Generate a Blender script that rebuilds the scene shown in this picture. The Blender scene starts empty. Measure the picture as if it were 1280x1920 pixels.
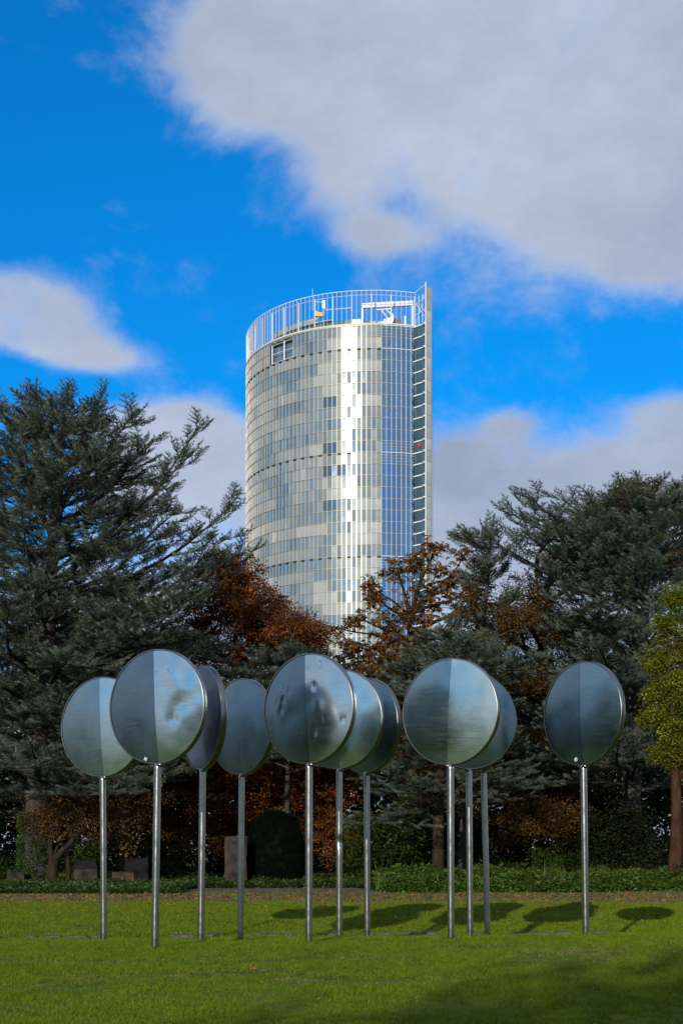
import bpy, math, random
import numpy as np
from mathutils import Vector, Matrix, noise
R = math.radians
rnd = random.Random(7)
rng = np.random.default_rng(11)
S = bpy.context.scene
COL = S.collection
F = 2667.0            # focal length in photo pixels; eye at (0,0,1.6), level, horizon on photo row 1600
EYE = 1.6
def P(px, py, Y):     # place measured in the photograph -> world metres at distance Y
    return Vector(((px-640)*Y/F, Y, EYE+(1600-py)*Y/F))

# ------------------------------------------------------------------ camera, sun, sky, exposure
cam_d = bpy.data.cameras.new('camera'); cam = bpy.data.objects.new('camera', cam_d); COL.objects.link(cam)
cam.location = (0, 0, EYE); cam.rotation_euler = (R(90), 0, 0)
cam_d.lens = 50; cam_d.sensor_width = 36; cam_d.sensor_fit = 'AUTO'
cam_d.shift_y = (1600-960)/1920
cam_d.clip_start = 0.1; cam_d.clip_end = 6000
S.camera = cam
SUN_AZ, SUN_EL = R(16.5), R(16.5)      # behind the camera, to the left
sd = Vector((-math.sin(SUN_AZ)*math.cos(SUN_EL), -math.cos(SUN_AZ)*math.cos(SUN_EL), math.sin(SUN_EL)))
sl = bpy.data.lights.new('sun', 'SUN'); so = bpy.data.objects.new('sun', sl); COL.objects.link(so)
sl.energy = 4.6; sl.angle = R(0.53); sl.color = (1.0, 0.92, 0.80)
so.rotation_euler = (-sd).to_track_quat('-Z', 'Y').to_euler(); so.location = sd*100
S.view_settings.view_transform = 'Standard'; S.view_settings.look = 'None'
S.view_settings.gamma = 1; S.view_settings.use_curve_mapping = False
S.view_settings.exposure = -0.25
S.cycles.max_bounces = 8; S.cycles.transparent_max_bounces = 24; S.cycles.sample_clamp_indirect = 4
S.cycles.use_denoising = True

class NT:
    """tiny helper for writing node graphs"""
    def __init__(s, tree): s.t = tree; tree.nodes.clear()
    def n(s, typ, **kw):
        nd = s.t.nodes.new(typ)
        for k, v in kw.items(): setattr(nd, k, v)
        return nd
    def l(s, a, b): s.t.links.new(a, b)
    def put(s, sock, v):
        if isinstance(v, bpy.types.NodeSocket): s.l(v, sock)
        else: sock.default_value = v
    def m(s, op, a, b=0.0, c=0.0, clamp=False):
        nd = s.n('ShaderNodeMath', operation=op, use_clamp=clamp)
        s.put(nd.inputs[0], a); s.put(nd.inputs[1], b); s.put(nd.inputs[2], c)
        return nd.outputs[0]
    def mr(s, v, a, b, c=0.0, d=1.0, smooth=False):
        nd = s.n('ShaderNodeMapRange', interpolation_type='SMOOTHSTEP' if smooth else 'LINEAR', clamp=True)
        for i, x in enumerate((v, a, b, c, d)): s.put(nd.inputs[i], x)
        return nd.outputs[0]
    def mix(s, f, a, b, blend='MIX'):
        nd = s.n('ShaderNodeMix', data_type='RGBA', blend_type=blend, clamp_factor=True)
        s.put(nd.inputs[0], f)
        s.put(nd.inputs[6], a if isinstance(a, bpy.types.NodeSocket) else tuple(a)+(1,)*(4-len(a)))
        s.put(nd.inputs[7], b if isinstance(b, bpy.types.NodeSocket) else tuple(b)+(1,)*(4-len(b)))
        return nd.outputs[2]
    def noise(s, vec, scale, detail=4, rough=0.55, dist=0.0):
        nd = s.n('ShaderNodeTexNoise')
        if vec is not None: s.l(vec, nd.inputs['Vector'])
        nd.inputs['Scale'].default_value = scale; nd.inputs['Detail'].default_value = detail
        nd.inputs['Roughness'].default_value = rough; nd.inputs['Distortion'].default_value = dist
        return nd.outputs['Fac']
    def scaled(s, vec, sc, loc=(0,0,0), rot=(0,0,0)):
        nd = s.n('ShaderNodeMapping'); s.l(vec, nd.inputs[0])
        nd.inputs[1].default_value = loc; nd.inputs[2].default_value = rot; nd.inputs[3].default_value = sc
        return nd.outputs[0]

w = bpy.data.worlds.new('World'); S.world = w; w.use_nodes = True
g = NT(w.node_tree)
tc = g.n('ShaderNodeTexCoord'); D3 = tc.outputs['Generated']
sep = g.n('ShaderNodeSeparateXYZ'); g.l(D3, sep.inputs[0])
az = g.m('MULTIPLY', g.m('ARCTAN2', sep.outputs[0], sep.outputs[1]), 57.2958)
el = g.m('MULTIPLY', g.m('ARCSINE', sep.outputs[2]), 57.2958)
sky = g.n('ShaderNodeTexSky', sky_type='NISHITA', sun_disc=False)
sky.sun_elevation = SUN_EL; sky.sun_rotation = R(180)+SUN_AZ
sky.altitude = 60; sky.air_density = 1.0; sky.dust_density = 0.4; sky.ozone_density = 3.0
wob = g.noise(g.scaled(D3, (1,1,1.3), (.4,.2,.1)), 8.5, 9, 0.62, 0.35)
wob2 = g.noise(g.scaled(D3, (1,1,1.6), (3,1,2)), 22, 6, 0.62)
dens = None
def pxang(x, y):
    return math.degrees(math.atan((x-640)/F)), math.degrees(math.atan((1600-y)/math.hypot(F, x-640)))
BL = [(690,-20,220,140),(880,70,270,165),(1180,130,310,235),(650,330,75,70),(705,440,90,36),(430,110,70,80),(560,180,120,60),(1340,300,240,185),
      (1060,350,140,70),(930,235,140,95),(900,330,90,60),(1200,-260,900,330),(480,110,120,70),(1240,460,160,55),
      (0,535,140,64),(90,590,115,56),(60,640,150,42),(200,675,80,28),
      (1000,940,330,120),(330,910,170,100),(640,1150,1000,210),(1260,880,220,100),(420,830,80,40),(880,870,100,50),(180,790,170,40),(950,800,45,34),(1250,775,80,40),(345,790,60,30)]
for (x, y, rx, ry) in BL:
    a0, e0 = pxang(x, y)
    da = g.m('MULTIPLY', g.m('SUBTRACT', az, a0), 1/(rx*0.0208))
    de = g.m('MULTIPLY', g.m('SUBTRACT', el, e0), 1/(ry*0.0190))
    d2 = g.m('ADD', g.m('MULTIPLY', da, da), g.m('MULTIPLY', de, de))
    b = g.m('EXPONENT', g.m('MULTIPLY', d2, -0.9))
    dens = b if dens is None else g.m('ADD', dens, b)
dens = g.m('MINIMUM', dens, 1.25)
# away from the pictured stretch invented cloud goes on, its cover set for reflections
gen = g.mr(g.noise(g.scaled(D3, (1,1,1.9), (7.3,2.1,5.0)), 2.6, 7, 0.58), 0.33, 0.48, 0.15, 1.0)
front = g.mr(g.m('ABSOLUTE', az), 18, 34, 1, 0, True)
dens = g.m('ADD', g.m('MULTIPLY', dens, front), g.m('MULTIPLY', gen, g.m('SUBTRACT', 1.0, front)))
dens = g.m('ADD', dens, g.m('ADD', g.m('MULTIPLY', g.m('SUBTRACT', wob, 0.5), 2.6), g.m('MULTIPLY', g.m('SUBTRACT', wob2, 0.5), 0.75)))
dens = g.m('ADD', dens, g.mr(el, 9, 3, 0, 1.2, True))
mask = g.m('POWER', g.mr(dens, 0.08, 1.18, 0, 1, True), 1.1)
thick = g.mr(dens, 0.45, 1.25, 0, 1, True)
shade = g.m('ADD', g.m('MULTIPLY', thick, 0.42), g.m('MULTIPLY', g.m('SUBTRACT', g.noise(g.scaled(D3,(1,1,1.7)), 4.6, 7, 0.6), 0.50), 2.6))
shade = g.m('ADD', shade, g.m('ADD', g.m('MULTIPLY', g.m('SUBTRACT', wob, 0.5), 0.9), g.m('MULTIPLY', g.m('SUBTRACT', wob2, 0.5), 0.35)), clamp=True)
sunside = g.mr(sep.outputs[1], 0.1, -0.9, 0, 1, True)          # clouds near the sun are lit warm
low = g.mr(el, 16, 4, 0, 1, True)
c_lit = g.mix(sunside, (6.4, 7.2, 8.8), (7.8, 8.0, 8.4))
c_shd = g.mix(low, (3.9, 4.6, 6.1), (3.8, 4.7, 6.5))
ccol = g.mix(shade, c_lit, c_shd)
blue = g.mix(1.0, sky.outputs[0], (0.03, 1.22, 2.15), 'MULTIPLY')
skyc = g.mix(g.m('MULTIPLY', mask, 0.97), blue, ccol)
bg = g.n('ShaderNodeBackground'); g.l(skyc, bg.inputs[0]); bg.inputs[1].default_value = 0.10
wo = g.n('ShaderNodeOutputWorld'); g.l(bg.outputs[0], wo.inputs[0])

# ------------------------------------------------------------------ materials
MATS = {}
def mat(name, col, rough=0.8, metal=0.0, spec=0.5, var=None, vscale=5.0, bump=0.0, bscale=30.0, coords='Object',
        stretch=(1,1,1), trans=0.0, rnd_var=0.0, rough_var=0.0, aniso=0.0):
    m = bpy.data.materials.new(name); m.use_nodes = True; g = NT(m.node_tree)
    tc = g.n('ShaderNodeTexCoord'); v = g.scaled(tc.outputs[coords], stretch)
    bs = g.n('ShaderNodeBsdfPrincipled'); out = g.n('ShaderNodeOutputMaterial')
    c = None
    if var:
        f = g.mr(g.noise(v, vscale, 6, 0.6), 0.32, 0.68)
        c = g.mix(f, col, var)
    if rnd_var:
        oi = g.n('ShaderNodeObjectInfo')
        hs = g.n('ShaderNodeHueSaturation')
        g.put(hs.inputs['Color'], c if c is not None else tuple(col)+(1,))
        g.l(g.mr(oi.outputs['Random'], 0, 1, 1-rnd_var, 1+rnd_var), hs.inputs['Value'])
        g.l(g.mr(g.m('FRACT', g.m('MULTIPLY', oi.outputs['Random'], 7.31)), 0, 1, 0.5-rnd_var*0.045, 0.5+rnd_var*0.045), hs.inputs['Hue'])
        c = hs.outputs[0]
    g.put(bs.inputs['Base Color'], c if c is not None else tuple(col)+(1,))
    bs.inputs['Metallic'].default_value = metal
    bs.inputs['Specular IOR Level'].default_value = spec
    if rough_var:
        g.l(g.mr(g.noise(v, vscale*2.2, 5), 0.3, 0.7, max(0.02, rough-rough_var), rough+rough_var), bs.inputs['Roughness'])
    else: bs.inputs['Roughness'].default_value = rough
    if bump:
        bp = g.n('ShaderNodeBump'); bp.inputs['Strength'].default_value = bump; bp.inputs['Distance'].default_value = 0.03
        g.l(g.noise(v, bscale, 6, 0.65), bp.inputs['Height']); g.l(bp.outputs[0], bs.inputs['Normal'])
    sh = bs.outputs[0]
    if trans:
        tl = g.n('ShaderNodeBsdfTranslucent'); g.put(tl.inputs[0], c if c is not None else tuple(col)+(1,))
        mx = g.n('ShaderNodeMixShader'); mx.inputs[0].default_value = trans
        g.l(sh, mx.inputs[1]); g.l(tl.outputs[0], mx.inputs[2]); sh = mx.outputs[0]
    g.l(sh, out.inputs[0]); MATS[name] = m; return m

mat('cedar_needles', (0.020,0.033,0.020), 0.6, spec=0.25, var=(0.118,0.152,0.112), vscale=1.6, rnd_var=0.5, trans=0.12)  # paler tone puts silvery highlights into the needle colour
mat('cedar_bark', (0.030,0.026,0.024), 0.9, var=(0.045,0.038,0.034), vscale=7, bump=0.8, bscale=14, stretch=(1,1,0.3))
mat('red_bark', (0.018,0.012,0.008), 0.9, spec=0.1, var=(0.075,0.036,0.020), vscale=5, bump=0.9, bscale=9, stretch=(1,1,0.35))
mat('brown_bark', (0.016,0.013,0.008), 0.9, spec=0.1, var=(0.044,0.031,0.018), vscale=6, bump=0.8, bscale=12, stretch=(1,1,0.3))
mat('copper_leaves', (0.115,0.034,0.006), 0.6, var=(0.25,0.09,0.012), vscale=0.6, rnd_var=0.5, trans=0.25)
mat('rust_leaves', (0.058,0.042,0.009), 0.65, var=(0.165,0.078,0.012), vscale=0.45, rnd_var=0.55, trans=0.25)
mat('chestnut_leaves', (0.075,0.065,0.012), 0.6, var=(0.22,0.085,0.014), vscale=0.9, rnd_var=0.5, trans=0.25)
mat('yellow_leaves', (0.095,0.138,0.009), 0.55, var=(0.24,0.245,0.014), vscale=0.9, rnd_var=0.35, trans=0.3)
mat('bush_leaves', (0.016,0.032,0.006), 0.55, spec=0.2, var=(0.045,0.075,0.010), vscale=0.5, rnd_var=0.45, trans=0.2)
mat('dark_leaves', (0.006,0.011,0.004), 0.7, spec=0.15, var=(0.018,0.024,0.007), vscale=0.6, rnd_var=0.4, trans=0.1)  # leaf colour darkened to stand in for shade under the crowns
mat('yew_leaves', (0.0015,0.003,0.0015), 0.9, spec=0.03, var=(0.005,0.008,0.004), vscale=3, rnd_var=0.4)  # darker than real yew: canopy shade put into the colour
mat('ivy_leaves', (0.014,0.034,0.005), 0.5, spec=0.3, var=(0.040,0.075,0.008), vscale=1.2, rnd_var=0.45, trans=0.1)
mat('herb_leaves', (0.032,0.070,0.007), 0.5, spec=0.3, var=(0.075,0.125,0.010), vscale=1.0, rnd_var=0.4, trans=0.2)
mat('fallen', (0.10,0.045,0.012), 0.7, var=(0.27,0.115,0.02), vscale=2.0, rnd_var=0.5)
mat('grass_blades', (0.050,0.128,0.004), 0.6, spec=0.2, var=(0.200,0.235,0.006), vscale=0.38, rnd_var=0.35, trans=0.25)
mat('old_stone', (0.014,0.014,0.012), 0.95, spec=0.1, var=(0.062,0.052,0.042), vscale=2.5, bump=0.7, bscale=9)
mat('rust_stone', (0.025,0.02,0.017), 0.92, spec=0.2, var=(0.10,0.045,0.022), vscale=2.2, bump=0.7, bscale=9)
mat('dark_stone', (0.005,0.005,0.005), 0.9, spec=0.1, var=(0.018,0.017,0.017), vscale=2.5, bump=0.6, bscale=9)
mat('gutter_stone', (0.05,0.045,0.035), 0.9, spec=0.2, var=(0.13,0.115,0.10), vscale=5, bump=0.5, bscale=20)
mat('path_grit', (0.085,0.068,0.035), 0.95, spec=0.15, var=(0.16,0.13,0.10), vscale=1.2, bump=0.5, bscale=40)
mat('white_steel', (0.72,0.72,0.70), 0.45, spec=0.5)
mat('mullion_metal', (0.66,0.60,0.52), 0.35, metal=0.4)
mat('band_metal', (0.30,0.29,0.23), 0.5, metal=0.4)
mat('core_dark', (0.07,0.11,0.16), 0.25, var=(0.14,0.19,0.24), vscale=0.3)
mat('slot_dark', (0.012,0.012,0.014), 0.6)
mat('roof_grey', (0.30,0.31,0.32), 0.6, var=(0.38,0.39,0.40), vscale=0.8)
mat('roof_brown', (0.16,0.12,0.11), 0.7)
mat('roof_green_glass', (0.10,0.22,0.24), 0.12, metal=0.45)
mat('yellow_paint', (0.75,0.38,0.01), 0.45)
mat('red_paint', (0.65,0.01,0.03), 0.5)
mat('black_metal', (0.015,0.014,0.014), 0.5)
# tower panes: coated glass over blinds or dim rooms; tones also carry reflected sky
def pane_mat(name, col, metal, rough):
    mat(name, col, rough, metal=metal, spec=0.55, var=tuple(c*0.80 for c in col), vscale=0.11, rough_var=0.02, rnd_var=0.16)
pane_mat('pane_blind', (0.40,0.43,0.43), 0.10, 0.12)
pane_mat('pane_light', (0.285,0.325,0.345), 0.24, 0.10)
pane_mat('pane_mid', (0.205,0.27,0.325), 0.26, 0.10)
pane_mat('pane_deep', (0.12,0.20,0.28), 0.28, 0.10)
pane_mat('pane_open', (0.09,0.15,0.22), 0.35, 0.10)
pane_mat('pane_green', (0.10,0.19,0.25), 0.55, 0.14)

def glass_mat(name, tint, refl, rough, base=0.08, graze=0.75):
    m = bpy.data.materials.new(name); m.use_nodes = True; g = NT(m.node_tree)
    tr = g.n('ShaderNodeBsdfTransparent'); tr.inputs[0].default_value = tint+(1,)
    gl = g.n('ShaderNodeBsdfGlossy'); gl.inputs[0].default_value = refl+(1,); gl.inputs['Roughness'].default_value = rough
    fr = g.n('ShaderNodeLayerWeight'); fr.inputs[0].default_value = 0.35
    mx = g.n('ShaderNodeMixShader'); g.l(g.m('ADD', g.m('MULTIPLY', fr.outputs['Fresnel'], graze), base, clamp=True), mx.inputs[0])
    g.l(tr.outputs[0], mx.inputs[1]); g.l(gl.outputs[0], mx.inputs[2])
    out = g.n('ShaderNodeOutputMaterial'); g.l(mx.outputs[0], out.inputs[0]); MATS[name] = m
glass_mat('atrium_glass', (0.30,0.60,0.80), (0.52,0.76,0.95), 0.05, 0.34)
glass_mat('screen_glass', (0.985,0.99,0.995), (0.6,0.62,0.66), 0.04, 0.01, 0.16)

# brushed stainless steel of the discs and the poles
def steel(name, col, rough, ang, streak=0.05, smudge=0.06, fine_=0.05):
    m = bpy.data.materials.new(name); m.use_nodes = True; g = NT(m.node_tree)
    tc = g.n('ShaderNodeTexCoord')
    v = g.scaled(tc.outputs['Object'], (1.2, 1, 14.0), rot=(0, ang, 0))
    v0 = tc.outputs['Object']
    bs = g.n('ShaderNodeBsdfPrincipled'); out = g.n('ShaderNodeOutputMaterial')
    st = g.noise(v, 2.0, 5, 0.6); sm = g.noise(v0, 2.4, 6, 0.6)
    fine = g.noise(g.scaled(tc.outputs['Object'], (6, 1, 160.0), rot=(0, ang, 0)), 2.0, 3, 0.6)
    r = g.m('ADD', g.mr(st, 0.3, 0.7, rough-streak, rough+streak), g.m('MULTIPLY', g.m('SUBTRACT', sm, 0.5), smudge*2), clamp=True)
    g.l(r, bs.inputs['Roughness'])
    c = g.mix(g.mr(sm, 0.35, 0.7), tuple(x*0.80 for x in col), col)
    c = g.mix(g.mr(st, 0.35, 0.65, 0, 0.35), c, tuple(x*0.72 for x in col))
    g.l(c, bs.inputs['Base Color']); bs.inputs['Metallic'].default_value = 1
    bp = g.n('ShaderNodeBump'); bp.inputs['Strength'].default_value = fine_; bp.inputs['Distance'].default_value = 0.001
    g.l(fine, bp.inputs['Height']); g.l(bp.outputs[0], bs.inputs['Normal'])
    g.l(bs.outputs[0], out.inputs[0]); MATS[name] = m
steel('steel_left_half', (0.35,0.45,0.44), 0.24, R(90))  # pale and dark halves put reflected brightness into the steel colour
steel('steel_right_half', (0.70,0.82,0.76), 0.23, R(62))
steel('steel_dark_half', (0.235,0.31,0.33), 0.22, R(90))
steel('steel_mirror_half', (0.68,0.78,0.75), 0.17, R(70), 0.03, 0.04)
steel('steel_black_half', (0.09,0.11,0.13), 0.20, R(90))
steel('steel_rim', (0.28,0.28,0.27), 0.32, 0)
mat('steel_pole', (0.44,0.435,0.42), 0.24, metal=1.0, var=(0.33,0.32,0.30), vscale=4.0, rough_var=0.05)
mat('sticker_grey', (0.42,0.45,0.45), 0.6)

def ground_mat(name):
    m = bpy.data.materials.new(name); m.use_nodes = True; g = NT(m.node_tree)
    tc = g.n('ShaderNodeTexCoord'); v = tc.outputs['Object']
    a = g.mr(g.noise(v, 0.5, 6, 0.6), 0.35, 0.65); b = g.noise(v, 6.0, 6, 0.7); bare = g.mr(g.noise(g.scaled(v, (0.45,1,1), (5,3,0)), 1.1, 5, 0.65), 0.60, 0.70, 0, 0.8)
    c = g.mix(a, (0.075,0.135,0.006), (0.14,0.175,0.010))
    c = g.mix(g.mr(b, 0.3, 0.7, 0, 0.6), c, (0.035,0.065,0.006))
    c = g.mix(bare, c, (0.11,0.085,0.03))
    bs = g.n('ShaderNodeBsdfPrincipled'); g.l(c, bs.inputs['Base Color']); bs.inputs['Roughness'].default_value = 0.95
    bs.inputs['Specular IOR Level'].default_value = 0.15
    bp = g.n('ShaderNodeBump'); bp.inputs['Strength'].default_value = 0.8; bp.inputs['Distance'].default_value = 0.05
    g.l(g.noise(v, 18, 6, 0.7), bp.inputs['Height']); g.l(bp.outputs[0], bs.inputs['Normal'])
    out = g.n('ShaderNodeOutputMaterial'); g.l(bs.outputs[0], out.inputs[0]); MATS[name] = m
ground_mat('lawn_ground')
mat('wood_floor', (0.008,0.008,0.004), 0.95, spec=0.1, var=(0.026,0.018,0.008), vscale=1.5, bump=0.8, bscale=12)

# ------------------------------------------------------------------ mesh helpers
def tag(o, label=None, cat=None, group=None, kind=None):
    if label: o['label'] = label
    if cat: o['category'] = cat
    if group: o['group'] = group
    if kind: o['kind'] = kind
    return o
def link(name, me, parent=None, loc=None):
    o = bpy.data.objects.new(name, me); COL.objects.link(o)
    if parent: o.parent = parent
    if loc is not None: o.location = loc
    return o
def empty(name, loc, rz=0.0):
    o = bpy.data.objects.new(name, None); COL.objects.link(o); o.location = loc; o.rotation_euler = (0,0,rz); o.empty_display_size = 0.3
    return o
class MB:
    def __init__(s): s.v = []; s.f = []; s.mi = []; s.ms = []; s.cur = 0
    def use(s, m):
        if m not in s.ms: s.ms.append(m)
        s.cur = s.ms.index(m); return s
    def add(s, vs, fs):
        k = len(s.v); s.v += [tuple(x) for x in vs]
        for f in fs: s.f.append(tuple(i+k for i in f)); s.mi.append(s.cur)
        return s
    def box(s, c, d, rz=0.0, M=None):
        c = Vector(c); hx, hy, hz = d[0]/2, d[1]/2, d[2]/2
        rot = M if M is not None else Matrix.Rotation(rz, 3, 'Z')
        vs = [c + rot @ Vector((x*hx, y*hy, z*hz)) for x in (-1,1) for y in (-1,1) for z in (-1,1)]
        return s.add(vs, [(0,1,3,2),(4,6,7,5),(0,4,5,1),(2,3,7,6),(0,2,6,4),(1,5,7,3)])
    def bar(s, a, b, r, n=6, r2=None):
        return s.tube([a, b], [r, r if r2 is None else r2], n)
    def tube(s, pts, rs, n=8, cap=True):
        pts = [Vector(p) for p in pts]; k = len(s.v); up = None
        for i, p in enumerate(pts):
            t = (pts[min(i+1, len(pts)-1)]-pts[max(i-1, 0)]).normalized()
            if up is None: up = Vector((1,0,0)) if abs(t.x) < 0.9 else Vector((0,1,0))
            x = (up - t*up.dot(t)).normalized(); y = t.cross(x); up = x
            for j in range(n):
                a = 2*math.pi*j/n; s.v.append(tuple(p + (x*math.cos(a)+y*math.sin(a))*rs[i]))
        for i in range(len(pts)-1):
            for j in range(n):
                s.f.append((k+i*n+j, k+i*n+(j+1)%n, k+(i+1)*n+(j+1)%n, k+(i+1)*n+j)); s.mi.append(s.cur)
        if cap:
            s.f.append(tuple(k+j for j in range(n))[::-1]); s.mi.append(s.cur)
            s.f.append(tuple(k+(len(pts)-1)*n+j for j in range(n))); s.mi.append(s.cur)
        return s
    def mesh(s, name, smooth=False):
        me = bpy.data.meshes.new(name); me.from_pydata(s.v, [], s.f)
        for m in s.ms: me.materials.append(MATS[m])
        me.polygons.foreach_set('material_index', s.mi)
        if smooth: me.polygons.foreach_set('use_smooth', [True]*len(s.f))
        me.update(); return me
    def build(s, name, parent=None, smooth=False, loc=None):
        return link(name, s.mesh(name, smooth), parent, loc)
def mb(m): return MB().use(m)

def tri_mesh(name, V, T, m):
    V = np.asarray(V, np.float32); T = np.asarray(T, np.int32)
    me = bpy.data.meshes.new(name); me.vertices.add(len(V)); me.vertices.foreach_set('co', V.ravel())
    me.loops.add(T.size); me.loops.foreach_set('vertex_index', T.ravel())
    me.polygons.add(len(T)); me.polygons.foreach_set('loop_start', np.arange(0, T.size, 3, dtype=np.int32))
    me.materials.append(MATS[m]); me.update(calc_edges=True); me.validate(); return me

# scatter: a point mesh carries turn, size and choice; geometry nodes set leaf sprays on the points
def frames_to_euler(X, Z):
    X = X/np.linalg.norm(X, axis=1, keepdims=True)
    Y = np.cross(Z, X); Y /= np.linalg.norm(Y, axis=1, keepdims=True)+1e-9
    Z = np.cross(X, Y)
    ry = -np.arcsin(np.clip(X[:,2], -1, 1)); rx = np.arctan2(Y[:,2], Z[:,2]); rz = np.arctan2(X[:,1], X[:,0])
    return np.stack([rx, ry, rz], 1)
TEMPL = {}
def template(key, meshes):
    c = bpy.data.collections.new(key)
    for i, me in enumerate(meshes):
        o = bpy.data.objects.new('%s_%02d' % (key, i), me); c.objects.link(o)
    TEMPL[key] = (c, len(meshes))
def gn_tree(key):
    ng = bpy.data.node_groups.new('scatter_'+key, 'GeometryNodeTree')
    ng.interface.new_socket('Geometry', in_out='INPUT', socket_type='NodeSocketGeometry')
    ng.interface.new_socket('Geometry', in_out='OUTPUT', socket_type='NodeSocketGeometry')
    N = ng.nodes.new; L = ng.links.new
    gi = N('NodeGroupInput'); go = N('NodeGroupOutput'); ip = N('GeometryNodeInstanceOnPoints')
    ci = N('GeometryNodeCollectionInfo'); ci.inputs[0].default_value = TEMPL[key][0]; ci.inputs[1].default_value = True; ci.inputs[2].default_value = True
    def att(n, t):
        a = N('GeometryNodeInputNamedAttribute'); a.data_type = t; a.inputs[0].default_value = n
        return [o for o in a.outputs if o.enabled][0]
    e = N('FunctionNodeEulerToRotation'); L(att('rot', 'FLOAT_VECTOR'), e.inputs[0])
    mp = N('GeometryNodeMeshToPoints'); L(gi.outputs[0], mp.inputs[0])
    L(mp.outputs[0], ip.inputs['Points']); L(ci.outputs[0], ip.inputs['Instance']); ip.inputs['Pick Instance'].default_value = True
    L(att('idx', 'INT'), ip.inputs['Instance Index']); L(e.outputs[0], ip.inputs['Rotation']); L(att('siz', 'FLOAT_VECTOR'), ip.inputs['Scale'])
    L(ip.outputs[0], go.inputs[0]); return ng
GN = {}
def scatter(name, key, pts, eul, siz, parent=None):
    pts = np.asarray(pts, np.float32); n = len(pts)
    siz = np.asarray(siz, np.float32)
    if siz.ndim == 1: siz = np.repeat(siz[:,None], 3, 1)
    me = bpy.data.meshes.new(name); me.vertices.add(n); me.vertices.foreach_set('co', pts.ravel())
    a = me.attributes.new('rot', 'FLOAT_VECTOR', 'POINT'); a.data.foreach_set('vector', np.asarray(eul, np.float32).ravel())
    a = me.attributes.new('siz', 'FLOAT_VECTOR', 'POINT'); a.data.foreach_set('vector', siz.ravel())
    a = me.attributes.new('idx', 'INT', 'POINT'); a.data.foreach_set('value', rng.integers(0, TEMPL[key][1], n).astype(np.int32))
    me.update(); o = link(name, me, parent)
    if key not in GN: GN[key] = gn_tree(key)
    md = o.modifiers.new('scatter', 'NODES'); md.node_group = GN[key]
    return o
def rand_euler(n, tilt=0.6):
    return np.stack([rng.normal(0, tilt, n), rng.normal(0, tilt, n), rng.uniform(0, 6.283, n)], 1)

# --- leaf sprays
def unit(v): return v/ (np.linalg.norm(v)+1e-9)
def spike(V, T, p, d, up, L, w):
    k = len(V); s = unit(np.cross(d, up))*w/2
    V += [p-s, p+s, p+d*L]; T.append((k, k+1, k+2))
def cedar_spray(r, m):
    V, T = [], []
    def twig(p, d, L, sag):
        n = max(3, int(round(L/0.095))); q = p.copy(); dd = d.copy()
        for i in range(n+1):
            dd = unit(dd + np.array([r.gauss(0,.12), r.gauss(0,.12), sag])/n)
            up = unit(np.array([r.gauss(0,.3), r.gauss(0,.3), 1.0])); side = unit(np.cross(dd, up)); up = np.cross(side, dd)
            if i > 0 or r.random() < .5:
                m_ = 4 if i < n else 5
                for k in range(m_):                     # a rosette of needles
                    a = 2*math.pi*(k+r.random()*.6)/m_; w_ = side*math.cos(a)+up*(math.sin(a)*.8+.35)
                    spike(V, T, q-dd*.01, unit(dd*(1.15 if i < n else 2.2)+w_*.8), np.cross(dd, w_), r.uniform(0.10, 0.17), 0.030)
            q = q + dd*L/n
        spike(V, T, p, unit(q-p), np.array([0,0.3,1.0]), np.linalg.norm(q-p), 0.022)
        return q
    twig(np.zeros(3), np.array([1.0,0,0.0]), 0.85, 0.10)
    for i in range(7):
        t = (i+0.5)/7; a = (1 if i % 2 else -1)*r.uniform(0.5, 1.1)
        twig(np.array([t*.8, 0, 0.10*t*t]), unit(np.array([math.cos(a), math.sin(a), r.uniform(-.22,.16)])), (1-t*0.6)*r.uniform(.22,.48), 0.16)
    return tri_mesh('cedar_spray', V, T, m)
r_ = random.Random(3)
template('cedar', [cedar_spray(r_, 'cedar_needles') for _ in range(5)])
def leaf_cluster(r, m, n, rad, L, W, flat=0.6, droop=0.0, palm=0):
    V, T = [], []
    for i in range(n):
        c = np.array([r.gauss(0, 1), r.gauss(0, 1), r.gauss(0, flat)]); c = c/ (np.linalg.norm(c)+.01)*rad*r.random()**0.45
        c[2] *= flat
        a0 = r.uniform(0, 6.283)
        for q in range(palm or 1):
            a = a0 + ((q-(palm-1)/2)*0.72 if palm else 0)
            d = unit(np.array([math.cos(a), math.sin(a), r.uniform(-.5,.35)-droop])); up = unit(np.array([r.gauss(0,.45), r.gauss(0,.45), 1]))
            s = unit(np.cross(d, up)); up = np.cross(s, d); l = L*r.uniform(.7,1.2); w = W*r.uniform(.8,1.2); k = len(V)
            V += [c, c+d*l*.5+s*w/2+up*l*.06, c+d*l-up*l*.1, c+d*l*.5-s*w/2+up*l*.06]; T += [(k,k+1,k+2),(k,k+2,k+3)]
    return tri_mesh('leaf_cluster', V, T, m)
def lt(key, m, *a, k=4, **kw):
    template(key, [leaf_cluster(r_, m, *a, **kw) for _ in range(k)])
lt('copper', 'copper_leaves', 34, 0.36, 0.105, 0.070, flat=0.5)
lt('rust', 'rust_leaves', 34, 0.40, 0.105, 0.070, flat=0.7)
lt('chestnut', 'chestnut_leaves', 5, 0.28, 0.20, 0.070, flat=0.6, droop=0.35, palm=5)
lt('yellow', 'yellow_leaves', 34, 0.27, 0.085, 0.055, flat=0.8)
lt('bush', 'bush_leaves', 30, 0.38, 0.11, 0.075, flat=0.8)
lt('dark', 'dark_leaves', 30, 0.45, 0.13, 0.09, flat=0.9)
lt('yew', 'yew_leaves', 60, 0.12, 0.045, 0.014, flat=0.9)
lt('ivy', 'ivy_leaves', 16, 0.22, 0.085, 0.085, flat=0.5)
lt('herb', 'herb_leaves', 16, 0.20, 0.13, 0.055, flat=0.6)
lt('litter', 'fallen', 1, 0.01, 0.085, 0.065, flat=0.1, k=6)
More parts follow.
